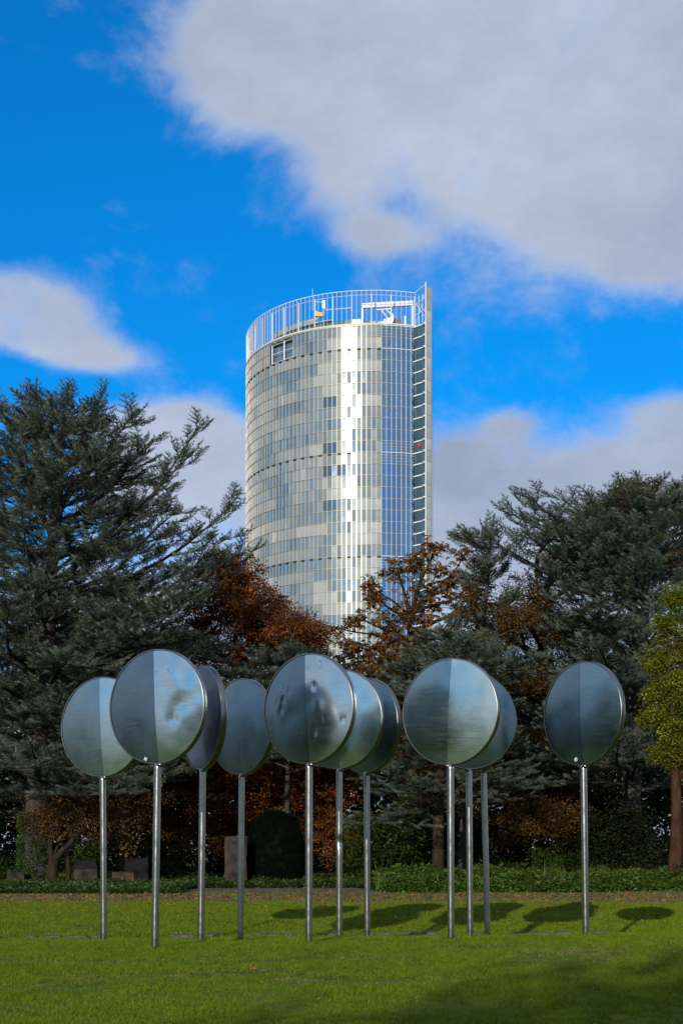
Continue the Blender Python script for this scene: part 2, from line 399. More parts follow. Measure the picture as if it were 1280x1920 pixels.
def blade_tuft(r, m, n, rad, h, w, lean=0.5):
    V, T = [], []
    for i in range(n):
        a = r.uniform(0, 6.283); q = rad*r.random()**.5; p = np.array([math.cos(a)*q, math.sin(a)*q, -0.004])
        b = r.uniform(0, 6.283); s = np.array([math.cos(b), math.sin(b), 0])*w/2; hh = h*r.uniform(.55,1.25)
        l = np.array([r.gauss(0,lean), r.gauss(0,lean), 0])*hh; k = len(V)
        V += [p-s, p+s, p+s*.7+l*.35+[0,0,hh*.6], p-s*.7+l*.35+[0,0,hh*.6], p+l+[0,0,hh]]; T += [(k,k+1,k+2),(k,k+2,k+3),(k+3,k+2,k+4)]
    return tri_mesh('blade_tuft', V, T, m)
template('turf', [blade_tuft(r_, 'grass_blades', 22, 0.075, 0.036, 0.0042, 0.55) for _ in range(6)])
template('turf_far', [blade_tuft(r_, 'grass_blades', 20, 0.15, 0.048, 0.009, 0.5) for _ in range(5)])
mat('dry_blades', (0.17,0.13,0.045), 0.8, spec=0.2, var=(0.26,0.20,0.07), vscale=1.0, rnd_var=0.4)
template('dry_turf', [blade_tuft(r_, 'dry_blades', 14, 0.10, 0.028, 0.005, 0.9) for _ in range(4)])
mat('weed_leaves', (0.055,0.12,0.010), 0.6, spec=0.25, var=(0.09,0.17,0.014), vscale=2.0, rnd_var=0.3, trans=0.2)
lt('weed', 'weed_leaves', 9, 0.07, 0.045, 0.022, flat=0.35)
template('tall_blades', [blade_tuft(r_, 'herb_leaves', 16, 0.10, 0.42, 0.022, 0.30) for _ in range(3)])

# ------------------------------------------------------------------ ground
YK = [-400,0,8,12,17,19.8,21.3,22.7,24.2,25.6,27.0,28.0,30,34,38,45,50,56,62,90,160,400,5000]
ZK = [0.15,0.15,0.16,0.20,0.27,0.305,0.295,0.22,0.13,0.05,0.0,0.01,0.09,0.20,0.25,0.31,0.39,0.55,0.7,0.85,0.9,0.0,0.0]
def gz(x, y):
    s = 0.014*np.clip(x, -9, 9)*np.clip(1-(abs(y-20)-5)/6, 0, 1)
    b = 0.022*np.sin(x*1.3+y*0.6)*np.sin(y*0.9-x*0.4)*np.clip(1-(abs(y-17)-8)/6, 0, 1)
    return np.interp(y, YK, ZK) + s + b
def draped(name, xs, ys, dz, m, **kw):
    X, Y = np.meshgrid(xs, ys); Z = gz(X, Y)+dz
    V = np.stack([X, Y, Z], -1).reshape(-1, 3); nx = len(xs)
    q = [(j*nx+i, j*nx+i+1, (j+1)*nx+i+1, (j+1)*nx+i) for j in range(len(ys)-1) for i in range(nx-1)]
    me = bpy.data.meshes.new(name); me.from_pydata(V.tolist(), [], q); me.materials.append(MATS[m])
    me.polygons.foreach_set('use_smooth', [True]*len(q)); me.update(); return link(name, me)
xs = np.concatenate([[-3000,-1200,-500,-200,-80,-40], np.arange(-24, 24.01, 0.4), [40,80,200,500,1200,3000]])
ys = np.concatenate([[-400,-150,-60,-25,-10], np.arange(0, 64, 0.4), [70,80,90,120,160,250,400,700,1500,3000,5000]])
tag(draped('lawn', xs, ys, 0, 'lawn_ground'), kind='structure')

def band(name, edge, dz, m, n=90, x0=-24, x1=24):       # strip following front/back edges edge(x)->(y0,y1)
    V, Q = [], []; K = 6
    for i in range(n+1):
        x = x0+(x1-x0)*i/n; a, b = edge(x)
        a += 0.9*noise.noise(Vector((x*.6, 3, 0)))+0.5*noise.noise(Vector((x*2.3, 3, 0))); b += 0.10*noise.noise(Vector((x*1.7, 9, 0)))
        for k in range(K+1):
            y = a+(b-a)*k/K; V.append((x, y, float(gz(x, y))+dz))
    for i in range(n):
        for k in range(K): Q.append((i*(K+1)+k, (i+1)*(K+1)+k, (i+1)*(K+1)+k+1, i*(K+1)+k+1))
    me = bpy.data.meshes.new(name); me.from_pydata(V, [], Q); me.materials.append(MATS[m]); me.update()
    return link(name, me)
path_edge = lambda x: ((43.2, 45.0) if x < 1 else (43.2+0.06*(x-1), 45.0+0.06*(x-1)))
def back_edge(x): return float(np.interp(x, [-30,-6.2,-5.0,0.6,1.6,8,10,30], [44.8,45.2,49.3,49.6,45.6,45.8,47.0,47.5]))
tag(band('path', lambda x: (36.9+0.02*x, back_edge(x)), 0.012, 'path_grit'), kind='structure')
tag(band('wood_floor', lambda x: (back_edge(x)+.5, 84), 0.008, 'wood_floor', x0=-60, x1=60), kind='structure')

DISCS_XY = [((px-640)*Y/F, Y) for px, Y in ((195,22.7),(290.5,19.75),(376.5,21.9),(450.5,23.6),(579,20.5),(636,22.7),(688.5,24.0),(845,21.2),(881,23.1),(914,24.4),(1097.5,21.8))]
# grass
def grass(name, key, n, y0, y1, sc, kx=0.275, pad=1.0):
    y = np.sqrt(rng.uniform(y0*y0, y1*y1, n)); x = rng.uniform(-1, 1, n)*(y*kx+pad)
    cl = np.array([noise.noise(Vector((a*0.9, b*0.9, 4))) for a, b in zip(x, y)])
    wear = np.array([noise.noise(Vector((a*0.55+3, b*1.1, 9))) for a, b in zip(x, y)])*np.clip(1.6-abs(y-17.5)/2.5, 0.3, 1)
    keep = rng.random(n) < np.clip(1.0+cl*0.9, 0.25, 1)*np.clip(1.25-wear*4.2, .10, 1)
    x, y, cl = x[keep], y[keep], cl[keep]
    pts = np.stack([x, y, gz(x, y)], 1); s = sc*rng.uniform(.7,1.25,len(x))*(1+cl*0.5)
    return scatter(name, key, pts, rand_euler(len(x), 0.12), s)
o = grass('grass', 'turf', 60000, 9.5, 27.45, 1.0)
tag(o, 'short mown green grass on the near lawn around the poles', 'grass', kind='stuff')
o = grass('grass', 'turf_far', 26000, 27.75, 38.4, 1.0)
tag(o, 'green grass strip between the stone gutter and the path', 'grass', kind='stuff')
n = 9000; y = np.sqrt(rng.uniform(100, 740, n)); x = rng.uniform(-1, 1, n)*(y*.275+1)
wear = np.array([noise.noise(Vector((a*0.55+3, b*1.1, 9))) for a, b in zip(x, y)])*np.clip(1.6-abs(y-17.5)/2.5, 0.3, 1)
kp = rng.random(n) < np.clip(wear*3.5-.1, 0.03, .9); x, y = x[kp], y[kp]
o = scatter('dry_grass', 'dry_turf', np.stack([x, y, gz(x, y)], 1), rand_euler(len(x), .15), rng.uniform(.6,1.1,len(x)))
tag(o, 'straw coloured dry grass in worn patches of the lawn', 'grass', kind='stuff')
n = 2600; y = np.sqrt(rng.uniform(110, 740, n)); x = rng.uniform(-1, 1, n)*(y*.275+1)
wd = np.array([noise.noise(Vector((a*0.8+30, b*.8, 2))) for a, b in zip(x, y)]); kp = (wd > .05) | (abs(y-20.3) < .7); x, y = x[kp], y[kp]
o = scatter('lawn_weeds', 'weed', np.stack([x, y, gz(x, y)+.012], 1), rand_euler(len(x), .2), rng.uniform(.5,1.2,len(x)))
tag(o, 'broad leaved clover and weeds growing through the lawn', 'lawn weeds', kind='stuff')
x, y = [], []
for a_ in DISCS_XY:
    for k in range(9): x.append(a_[0]+rnd.gauss(0,.07)); y.append(a_[1]-.03+rnd.gauss(0,.07))
x = np.array(x); y = np.array(y)
o = scatter('unmown_grass', 'turf', np.stack([x, y, gz(x, y)], 1), rand_euler(len(x), .15), rng.uniform(1.5,2.4,len(x)))
tag(o, 'longer unmown grass round the feet of the poles', 'grass', kind='stuff')
# grass thins out over the path edge
n = 7500; x = rng.uniform(-13, 13, n); y = 37.4+rng.random(n)**1.2*8.5
o = scatter('grass', 'turf_far', np.stack([x, y, gz(x, y)], 1), rand_euler(n, .12), rng.uniform(.5,.9,n))
tag(o, 'sparse grass growing into the gravel path', 'grass', kind='stuff')

# gutter of stones behind the crest
gut = empty('stone_gutter', (0, 26.9, 0)); tag(gut, 'low line of flat grey stones set in the grass behind the poles', 'stone edging')
sm = []
for k in range(4):
    b = mb('gutter_stone'); L = 0.20+0.09*k; vs = []
    nn = 8
    for zz, q in ((-0.05,1.0),(0.03,1.0),(0.042,0.86)):
        for i in range(nn):
            a = 2*math.pi*(i+.5)/nn; rr = 1/max(abs(math.cos(a)), abs(math.sin(a)))*0.5
            vs.append((math.cos(a)*rr*L*q*rnd.uniform(.92,1), math.sin(a)*rr*0.30*q*rnd.uniform(.9,1), zz))
    fs = [tuple(range(nn))[::-1], tuple(range(2*nn, 3*nn))]+[(r0*nn+i, r0*nn+(i+1)%nn, (r0+1)*nn+(i+1)%nn, (r0+1)*nn+i) for r0 in (0,1) for i in range(nn)]
    b.add(vs, fs); sm.append(b.mesh('stone'))
x = -7.6
while x < 5.4:
    k = rnd.randrange(4); L = 0.20+0.09*k
    if rnd.random() < (0.5 if x < -4 else 0.74):
        yy = 27.5+0.05*math.sin(x*1.1)
        o = link('stone', sm[k], gut, (x+L/2, yy-26.9, float(gz(x, yy))+0.012)); o.rotation_euler = (rnd.uniform(-.04,.04)+.05, rnd.uniform(-.03,.03), rnd.uniform(-.06,.06))
    x += L+0.03+rnd.random()*0.05

# leaf litter on the path and lawn
n = 7500; x = rng.uniform(-13, 13, n); y = np.where(rng.random(n) < .75, rng.normal(41.8, 3.0, n), rng.uniform(29, 47, n))
o = scatter('fallen_leaves', 'litter', np.stack([x, y, gz(x, y)+0.03], 1), rand_euler(n, .25), rng.uniform(.7,1.25,n))
tag(o, 'orange brown fallen leaves lying along the path', 'fallen leaves', kind='stuff')
n = 280; y = rng.uniform(11, 27, n); x = rng.uniform(-1, 1, n)*y*.26
o = scatter('fallen_leaves', 'litter', np.stack([x, y, gz(x, y)+0.035], 1), rand_euler(n, .35), rng.uniform(.15,.5,n))
tag(o, 'small brown leaves scattered over the near lawn', 'fallen leaves', kind='stuff')
for (px, py, Y, s, lab) in ((1148,1801,17.6,1.5,'bright orange maple leaf lying alone on the right of the lawn'),
                            (474,1811,16.3,1.1,'small orange leaf lying on the sunlit yellow patch of lawn'),
                            (711,1782,19.2,.9,'small orange leaf on the lawn just right of the seventh pole base')):
    X = (px-640)*Y/F; b = mb('fallen'); vs = [(0,0,0.012)]
    for i in range(10):
        a = i*0.628; q = (0.055 if i % 2 == 0 else 0.026)*s; vs.append((math.cos(a)*q, math.sin(a)*q, 0.0+0.018*(i % 2 == 0)))
    b.add(vs, [(0, i+1, (i+1) % 10+1) for i in range(10)]); b.add([(v[0], v[1], v[2]-0.002) for v in vs], [(0, (i+1) % 10+1, i+1) for i in range(10)])
    o = b.build('fallen_leaf', loc=(X, Y, float(gz(X, Y))+0.03)); o.rotation_euler = (0.75, 0.2, px); tag(o, lab, 'leaf', 'single orange leaves on the lawn')

# ------------------------------------------------------------------ the disc sculpture
RD = 0.80
# pole top px, pole base px, base py, disc bottom py, distance, yaw to the left, roll, look
DISCS = [
 (193.5,195,1772,1455,22.7,26, 3,'AB',1,'leftmost disc on its pole, greenish grey steel, partly behind its larger neighbour'),
 (296,290.5,1770,1431,19.75,28,3.2,'LM',2,'big second disc from left with dented pale right half and small grey sticker'),
 (380.5,376.5,1766,1441,21.9,61,3,'EE',3,'narrow dark disc turned nearly edge on behind the big second disc'),
 (453.5,450.5,1765,1451,23.6,46,2.5,'DD',4,'bluish disc with white cloud reflection left of the central group'),
 (579.5,579,1765,1431,20.5,35,3.4,'LM',5,'front disc of central trio with a cluster of round dents on its left half'),
 (636,636,1765,1441,22.7,30,2,'AM',6,'middle disc of central trio whose pole has a dented notch halfway up'),
 (687,688.5,1763,1448,24.0,48,2,'DD',7,'hindmost dark disc of central trio overlapped by two brighter discs'),
 (844,845,1760,1433,21.2,32,-2.8,'AR',8,'front disc of right group with brushed pale right half and dark left half'),
 (878.5,881,1758,1441,23.1,-12,-1,'DD',9,'dark blue disc half hidden behind the brushed front disc on the right'),
 (906,914,1753,1444,24.4,80,0,'DD',10,'leaning pole with its disc hidden edge on behind the dark blue disc'),
 (1093,1097.5,1751,1434,21.8,52,2.6,'DA',11,'lone rightmost disc, dark navy steel with round sticker near its lower edge')]
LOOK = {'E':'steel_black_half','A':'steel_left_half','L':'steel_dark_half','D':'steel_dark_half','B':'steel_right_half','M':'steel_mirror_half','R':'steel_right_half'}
def dent(u, v, cu, cv, r, d):
    d *= 0.6; q = ((u-cu)**2+(v-cv)**2)/(r*r); return -d*math.exp(-q*1.6)
def face_off(idx, side, u, v):
    """how far the sheet stands out at (u,v); u to the right, v up, in metres"""
    r2 = (u*u+v*v)/(RD*RD); z = 0.036*(1-r2)                    # slightly pillowed sheet
    z += 0.010*(abs(u)/RD)*(1 if side > 0 else -0.4)
    z += 0.0045*noise.noise(Vector((u*1.6+idx*7, v*1.3, side*3))) + 0.0018*noise.noise(Vector((u*4+idx*3, v*4, side*5)))
    if idx == 2 and side > 0:
        w_ = math.exp(-((u-.42)**2+(v-.02)**2)/.16)
        z += w_*0.006*noise.noise(Vector((u*3.2+v*1.5, v*4.2-u, 2.2)))
        z += dent(u,v,.45,.0,.20,.011)+dent(u,v,.52,.30,.16,.007)+dent(u,v,.24,.52,.035,.012)+dent(u,v,.03,.52,.035,.012)+dent(u,v,.30,.42,.2,-.012)+dent(u,v,.3,-.2,.10,.012)
    if idx == 5:
        if side < 0:
            for (a,b,r,d) in ((-.42,.18,.045,.018),(-.47,.04,.05,.02),(-.40,.34,.035,.012),(-.54,.15,.03,.010),(-.31,.31,.035,.012),(-.30,-.05,.22,.012)): z += dent(u,v,a,b,r,d)
        else:
            for (a,b,r,d) in ((.27,.62,.045,.016),(.06,.62,.035,.012),(.15,.30,.05,.012),(.12,-.36,.045,.016),(.30,-.18,.025,.010),(.62,-.22,.06,.012),(.2,.05,.12,-.010)): z += dent(u,v,a,b,r,d)
    if idx == 6: z += dent(u,v,.45,.3,.12,.006)+dent(u,v,.2,-.5,.2,-.006)
    if idx == 11: z += dent(u,v,-.30,.1,.10,.006)+dent(u,v,-.5,.0,.08,.005)
    if idx == 8: z += dent(u,v,-.2,.25,.15,.005)+dent(u,v,.0,.72,.12,-.008)
    return z
def half_panel(idx, side, y0, m, N=44, M=52, back=False):
    b = mb(m); ring = []
    for j in range(M+1):
        th = math.pi*j/M; v = RD*0.985*math.cos(th); w_ = RD*0.985*math.sin(th)
        for i in range(N+1):
            u = side*(0.0015+w_*i/N)
            z = face_off(idx, side, u, v) if not back else 0.03*(1-(u*u+v*v)/RD**2)
            b.v.append((u, (y0+z if back else -(y0+z)), v))
    for j in range(M):
        for i in range(N):
            q = (j*(N+1)+i, j*(N+1)+i+1, (j+1)*(N+1)+i+1, (j+1)*(N+1)+i)
            if (side > 0) != back: q = q[::-1]
            b.f.append(q); b.mi.append(0)
    return b
def disc_thing(args):
    ptx, pbx, pby, dby, Y, yaw, roll, look, idx, label = args
    base = P(pbx, pby, Y); top = P(ptx, dby, Y)
    base.z = float(gz(base.x, base.y))-0.02
    root = empty('disc_sculpture', base); tag(root, label, 'disc sculpture', 'steel discs on poles standing on the lawn')
    t = top-base; r = 0.052
    # pole with a slight kink where it is dented
    n = 40; pb = mb('steel_pole'); pts = [t*(k/n) for k in range(n+1)]
    pb.tube(pts, [r]*(n+1), 32)
    if idx == 6:
        for i, v in enumerate(pb.v):
            vv = Vector(v); h = vv.z/t.z
            q = math.exp(-((h-0.57)/0.016)**2)
            if q > .01 and v[1] < 0.02: pb.v[i] = (v[0]-q*0.012, v[1]+q*0.035, v[2])
    pb.build('pole', root, True)
    c = t + Vector((0, 0, RD-0.02)); th = 0.042
    H = empty('disc', c); H.parent = root; H.rotation_euler = (0, R(-roll), R(-yaw))
    # hub object: rim band is the disc part, panels its sub-parts
    rim = mb('steel_rim'); seg = 96
    prof = [(0.975,-th-0.004),(0.992,-th-0.008),(1.0,-th),(1.0,th),(0.992,th+0.008),(0.975,th+0.004)]
    for k in range(seg):
        a = 2*math.pi*k/seg
        for (q, y) in prof: rim.v.append((math.cos(a)*RD*q, y, math.sin(a)*RD*q))
    np_ = len(prof)
    for k in range(seg):
        for j in range(np_-1):
            rim.f.append((k*np_+j, ((k+1)%seg)*np_+j, ((k+1)%seg)*np_+j+1, k*np_+j+1)); rim.mi.append(0)
    me = rim.mesh('disc', True)
    bpy.data.objects.remove(H)
    H = link('disc', me, root, c); H.rotation_euler = (0, R(-roll), R(-yaw))
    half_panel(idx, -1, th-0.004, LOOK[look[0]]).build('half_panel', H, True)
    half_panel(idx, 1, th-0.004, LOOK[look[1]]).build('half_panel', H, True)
    half_panel(idx, -1, th-0.004, 'steel_right_half', 10, 24, True).build('back_panel', H, True)
    half_panel(idx, 1, th-0.004, 'steel_left_half', 10, 24, True).build('back_panel', H, True)
    mb('steel_rim').tube([(0,0,-RD-0.03),(0,0,-RD+0.02)], [0.054,0.054], 24).build('collar', H, True)
    if idx == 2:
        s = mb('sticker_grey').box((0,0,0), (0.05,0.003,0.045)).build('sticker', H, loc=(-0.20, -th-0.012-0.01, -0.71)); s.rotation_euler = (0, .5, 0)
    if idx == 11:
        s = mb('sticker_grey').tube([(0,0.002,0),(0,-0.002,0)], [0.033,0.033], 20).build('sticker', H, loc=(-0.13, -th-0.020, -0.69))
for a in DISCS: disc_thing(a)

# ------------------------------------------------------------------ trees
def limb_curve(p0, p1, rise, n=9):
    p0, p1 = np.array(p0), np.array(p1); t = np.linspace(0, 1, n)[:,None]
    m = (p0+p1)/2 + np.array([0,0,rise]); c = (1-t)**2*p0+2*t*(1-t)*m+t*t*p1
    w_ = np.linspace(0, 1, n)*(1-np.linspace(0, 1, n))
    L = np.linalg.norm(p1-p0)
    c[:,0] += w_*L*rng.normal(0, .16); c[:,1] += w_*L*rng.normal(0, .16)
    c[:,2] += np.sin(np.linspace(0, 1, n)*rng.uniform(5, 9))*w_*L*.10
    return c
def cedar(label, base, top, rfun, nlimb, h0, rise=0.25, extra=(), dens=1.0, trunk_r=0.42, droop=0.0, sc=1.0, side_clip=None, tips_up=0.35, bark='cedar_bark'):
    base = Vector(base); base.z = float(gz(base.x, base.y))-0.05; root = empty('cedar_tree', base); tag(root, label, 'tree', 'cedar trees')
    top = np.array(Vector(top)-base); H = top[2]
    tp = lambda f: np.array([top[0]*f**1.5, top[1]*f, H*f])+np.array([0.12*math.sin(f*5+base.x), 0.1*math.sin(f*4), 0])*f
    fs = np.linspace(0, 1, 22); tr = [trunk_r*(1.25 if f == 0 else 1)*(1-f)**0.8+0.02 for f in fs]
    mb(bark).tube([tp(f) for f in fs], tr, 14).build('trunk', root, True)
    B = mb(bark); pts, X, Z, sz = [], [], [], []
    def spray(p, d, s):
        pts.append(p); X.append(d+rng.normal(0,.12,3)); zz = np.array([0,0,1.0])+rng.normal(0,.28,3); Z.append(zz); sz.append(s*sc*rng.uniform(.8,1.2))
    def do_limb(p0, p1, r0, rs):
        c = limb_curve(p0, p1, rs); n = len(c); L = np.linalg.norm(np.diff(c, axis=0), axis=1).sum()
        B.tube(c, [r0*(1-.85*i/(n-1)) for i in range(n)], 6, cap=False)
        k = max(6, int(L*2.2*dens))
        for j in range(k):
            t = 0.16+0.84*(j+rng.random())/k; u = min(t, .999)*(n-1); i = int(u); p = c[i]+(c[min(i+1,n-1)]-c[i])*(u-i)
            d = unit(c[min(i+1,n-1)]-c[max(i-1,0)]); up = np.array([0,0,1.0]); s = unit(np.cross(d, up))*(1 if j % 2 else -1)
            ang = rng.uniform(.5, 1.15); bd = unit(d*math.cos(ang)+s*math.sin(ang)+up*(rng.uniform(-.15,.30)*tips_up*2-droop))
            bl = (0.35+1.9*(1-t)**0.8*min(1, L/5)+0.3)*rng.uniform(.7,1.2)
            q = p+bd*bl-np.array([0,0,bl*bl*.05])
            B.tube([p, (p+q)/2+np.array([0,0,.03]), q], [.020,.013,.006], 3, cap=False)
            m = max(1, int(bl/0.55))
            for e in range(m+1):
                f = (e+.4)/(m+1); pp = p+(q-p)*f; s2 = np.cross(bd, up)*(1 if e % 2 else -1)
                dd = unit(bd*.8+s2*rng.uniform(.2,.8)+up*rng.uniform(-.05,.5)*tips_up*2)
                spray(pp, dd, .78)
            spray(q-bd*.2, unit(bd+up*tips_up*rng.uniform(.4,1.5)), .72)
            if rng.random() < .6: spray(p, unit(d*.5+s*.6+up*.5), .65)
        spray(c[-1]-unit(c[-1]-c[-2])*.3, unit(c[-1]-c[-2]+np.array([0,0,tips_up*.5])), .8)
    for k in range(nlimb):
        f = h0+(0.97-h0)*((k+.5)/nlimb)**0.92; a = k*2.39996+rng.uniform(-.3,.3)
        zt = f*H; rr = rfun(f)*rng.uniform(.60,1.08)
        if side_clip is not None and not side_clip(a, f): continue
        up = rise*rr*(0.4+1.0*f)+rng.uniform(-.3,.4)
        p0 = tp(f*0.97-.01); p1 = tp(f)+np.array([math.cos(a)*rr, math.sin(a)*rr, up-droop*rr*(1-f)+rng.normal(0,.10)*rr])
        do_limb(p0, p1, .03+.11*(1-f)*trunk_r/.4, rr*rng.uniform(.02,.16))
    for (tpx, tpy, tY, f) in extra:
        q = np.array(P(tpx, tpy, tY)-base); do_limb(tp(f), q, .12, -0.06*np.linalg.norm(q-tp(f)))
    for k in range(16):                                             # leader
        f = 1-0.13*rng.random()**1.2; a = rng.uniform(0, 6.283)
        spray(tp(f), unit(np.array([math.cos(a), math.sin(a), .75])), .62)
    spray(tp(.985), np.array([0.05,0,1.0]), .7)
    B.build('limbs', root, True)
    pts = np.array(pts); X = np.array(X); Z = np.array(Z)
    cr = scatter('crown', 'cedar', pts, frames_to_euler(X, Z), np.array(sz), root); cr['kind'] = 'stuff'
    return root

def interp(xs_, ys_): return lambda f: float(np.interp(f, xs_, ys_))
# large cedar at the left
cedar('tall blue grey cedar at the left edge with ivy-dark trunk, highest of the trees', P(66,1650,53), P(128,735,54),
      interp([0,.26,.42,.55,.73,.86,.94,1], [6.0,6.2,6.6,6.2,4.6,3.3,2.3,.3]), 92, 0.19, 0.10,
      extra=[(372,803,54,.60),(360,850,52,.57),(255,775,54,.74),(280,830,53,.70),(436,945,52,.52),(420,1010,50,.46),(455,1035,49,.44),(330,960,50,.55),(185,750,55,.82),(60,762,54,.76),(10,760,54,.74),(40,800,51,.7),(110,830,49.5,.66),(-10,900,50,.6),(40,960,48.5,.52),
             (350,1120,49,.38),(250,1440,47.5,.22),(235,1480,48,.20),(120,1290,46.5,.32),(330,1290,48,.30),(20,1130,46,.42),(60,1400,47,.25)], trunk_r=0.52, tips_up=.24)
cedar('bushy cedar filling the left edge behind the tall left cedar', P(-70,1650,61), P(-60,850,61),
      interp([0,.26,.5,.73,.9,1], [5.6,6.0,5.6,4.4,2.4,.3]), 60, 0.12, 0.06, trunk_r=0.35, tips_up=.2)
cedar('lower cedar behind the forked tree and left discs', P(235,1650,62), P(235,1080,62),
      interp([0,.26,.5,.73,.9,1], [4.6,4.8,4.4,3.4,1.6,.3]), 44, 0.22, 0.04, trunk_r=0.26, tips_up=.15)
# small cedar behind the discs, centre
cedar('low spreading cedar in front of the copper beech, behind the central discs', P(540,1650,60), P(540,1212,57),
      interp([0,.3,.6,.8,.93,1], [2.0,3.0,3.2,2.4,1.4,.4]), 30, 0.48, 0.02, extra=[(420,1262,54,.80),(600,1250,54,.8),(440,1300,53,.70),(700,1300,54,.68)], trunk_r=0.12, tips_up=.12)
# cedar whose pale lower boughs hang over the trunk right of centre
cedar('mid-sized cedar with pale drooping lower boughs and bare brown trunk right of centre', P(821,1652,51.5), P(840,1170,52.5),
      interp([0,.3,.5,.75,.93,1], [2.8,3.2,3.2,2.2,1.0,.3]), 34, 0.34, 0.03, extra=[(700,1350,49,.5),(720,1450,49,.36),(1010,1470,49.5,.40),(690,1530,49,.33),(985,1230,50,.80),(930,1430,48.5,.40)], trunk_r=0.22, droop=.08, tips_up=.15, bark='brown_bark')
cedar('slender sparse-topped cedar with bent leader between chestnut and large right cedar', P(868,1650,57), P(924,985,56),
      interp([0,.3,.5,.7,.85,.95,1], [2.4,2.8,2.2,1.2,.6,.4,.2]), 13, 0.34, 0.12, extra=[(868,1010,56,.93)], dens=.5, trunk_r=0.22)
cedar('broad blue green cedar at right with long level boughs reaching left', P(1178,1650,57), P(1225,935,57),
      interp([0,.25,.5,.7,.84,.95,1], [4.6,5.0,4.9,4.6,4.2,2.4,.4]), 74, 0.24, 0.10,
      extra=[(962,965,54,.80),(990,930,55,.84),(1000,960,54,.78),(1052,935,55,.86),(1075,960,54,.8),(1250,930,57,.95),(1275,950,56,.9),(1150,940,57,.9),(1100,945,56,.86),(1200,905,56,.93),(1180,925,58,.93),(975,990,53,.74),(905,1010,53,.70),(1270,935,57,.93),(1060,1110,52.5,.56),(1120,1210,50,.50),(1160,1400,50.5,.30),(1060,1330,50.5,.36)], trunk_r=0.45, tips_up=.28)

def leafy(name, label, base, lobes, key, per, tr, bark, group, sc=1.0, thin=0.45, split=0.35, tubes=True, cat='tree', trunk=True, skirt=False):
    """lobes: list of (px, py, Y, rx_px, ry_px)"""
    base = Vector(base); base.z = float(gz(base.x, base.y))-0.05; root = empty(name, base); tag(root, label, cat, group)
    B = mb(bark); pts = []
    Ls = [(np.array(P(x, y, Y)-base), rx*Y/F, ry*Y/F) for (x, y, Y, rx, ry) in lobes]
    ztop = max(c[2]+ry for c, rx, ry in Ls); cx = np.mean([c[0] for c, _, _ in Ls])
    T0 = lambda f: np.array([cx*0.7*f**1.6+0.1*math.sin(f*6), 0.1*math.sin(f*5+1), ztop*.8*f])
    if trunk: mb(bark).tube([T0(f) for f in np.linspace(0,1,12)], [tr*(1.2 if f == 0 else 1)*(1-.88*f) for f in np.linspace(0,1,12)], 12).build('trunk', root, True)
    for c, rx, ry in Ls:
        f = min(.95, max(.12, (c[2]-ry*1.3)/(ztop*.8))); p0 = T0(f)
        if tubes:
            cc = limb_curve(p0, c, .06*np.linalg.norm(c-p0), 6); B.tube(cc, [tr*.42*(1-.7*i/5)*min(1,rx/1.2) +.012 for i in range(6)], 6, cap=False)
        n = int(per*rx*ry*(1 if rx*ry > 1 else 1.2))+6
        u = rng.normal(0,1,(n,3)); u /= np.linalg.norm(u,axis=1,keepdims=True); q = rng.random(n)**thin
        wob_ = np.array([1+.38*noise.noise(Vector((a[0]*2.1+c[0], a[1]*2.1, a[2]*2.1+c[2]))) for a in u])
        pp = c+u*(q*wob_)[:,None]*np.array([rx, rx*.8, ry])
        # clumping gaps
        kp = np.array([noise.noise(Vector(p*1.25)) > -.20 or noise.noise(Vector(p*.6)) > .15 for p in pp])
        pp = pp[kp]; pts.append(pp)
        if tubes:
            for p in pp[::5]:
                m = (c+p)/2+np.array([0,0,-.03*rx]); B.tube([c+(p-c)*.08, m, p], [.026,.016,.006], 3, cap=False)
    pts = np.concatenate(pts); n = len(pts)
    if tubes: B.build('branches', root, True)
    eu = rand_euler(n, .35)
    cr = scatter('crown' if cat == 'tree' else 'foliage', key, pts, eu, sc*rng.uniform(.75,1.25,n), root); cr['kind'] = 'stuff'
    return root

leafy('beech_tree', 'copper brown beech behind the central discs with dense rusty crown', P(478,1650,64),
      [(400,1060,60,45,35),(445,1090,60,45,35),(480,1130,59,55,40),(540,1180,58.5,55,35),(590,1190,58.5,35,22),(440,1075,64,60,45),(405,1110,64,70,60),(470,1140,64,70,60),(520,1175,63,75,50),(575,1200,63,55,35),(370,1180,65,90,80),(460,1230,64,110,80),(560,1260,64,80,60),
       (300,1260,66,110,80),(390,1340,64,120,90),(520,1370,64,120,90),(480,1470,63,140,70),(350,1470,64,120,70),(600,1450,63,100,80),(620,1560,62,70,60),(400,1560,63,110,50),(280,1540,64,90,60)],
      'copper', 120, .35, 'brown_bark', 'broadleaf trees')
leafy('chestnut_tree', 'sparse autumn chestnut with drooping brown leaves before the tower', P(772,1650,60),
      [(818,1028,60,26,28),(790,1050,60,45,35),(835,1085,60,38,45),(745,1070,60,38,26),(780,1120,60,60,45),(705,1120,59,34,30),(725,1165,59,60,35),(665,1160,59,30,26),(655,1205,59,34,24),
       (700,1215,59,50,30),(640,1180,59,30,20),(905,1070,60,40,40),(690,1095,59,22,12),(870,1040,60,22,14),(760,1215,57,80,40),(830,1230,56,80,40),(860,1140,60,50,40),(790,1180,60,80,40),(890,1110,60,35,30),(720,1255,59,60,25)],
      'chestnut', 34, .24, 'brown_bark', 'broadleaf trees', thin=.6)
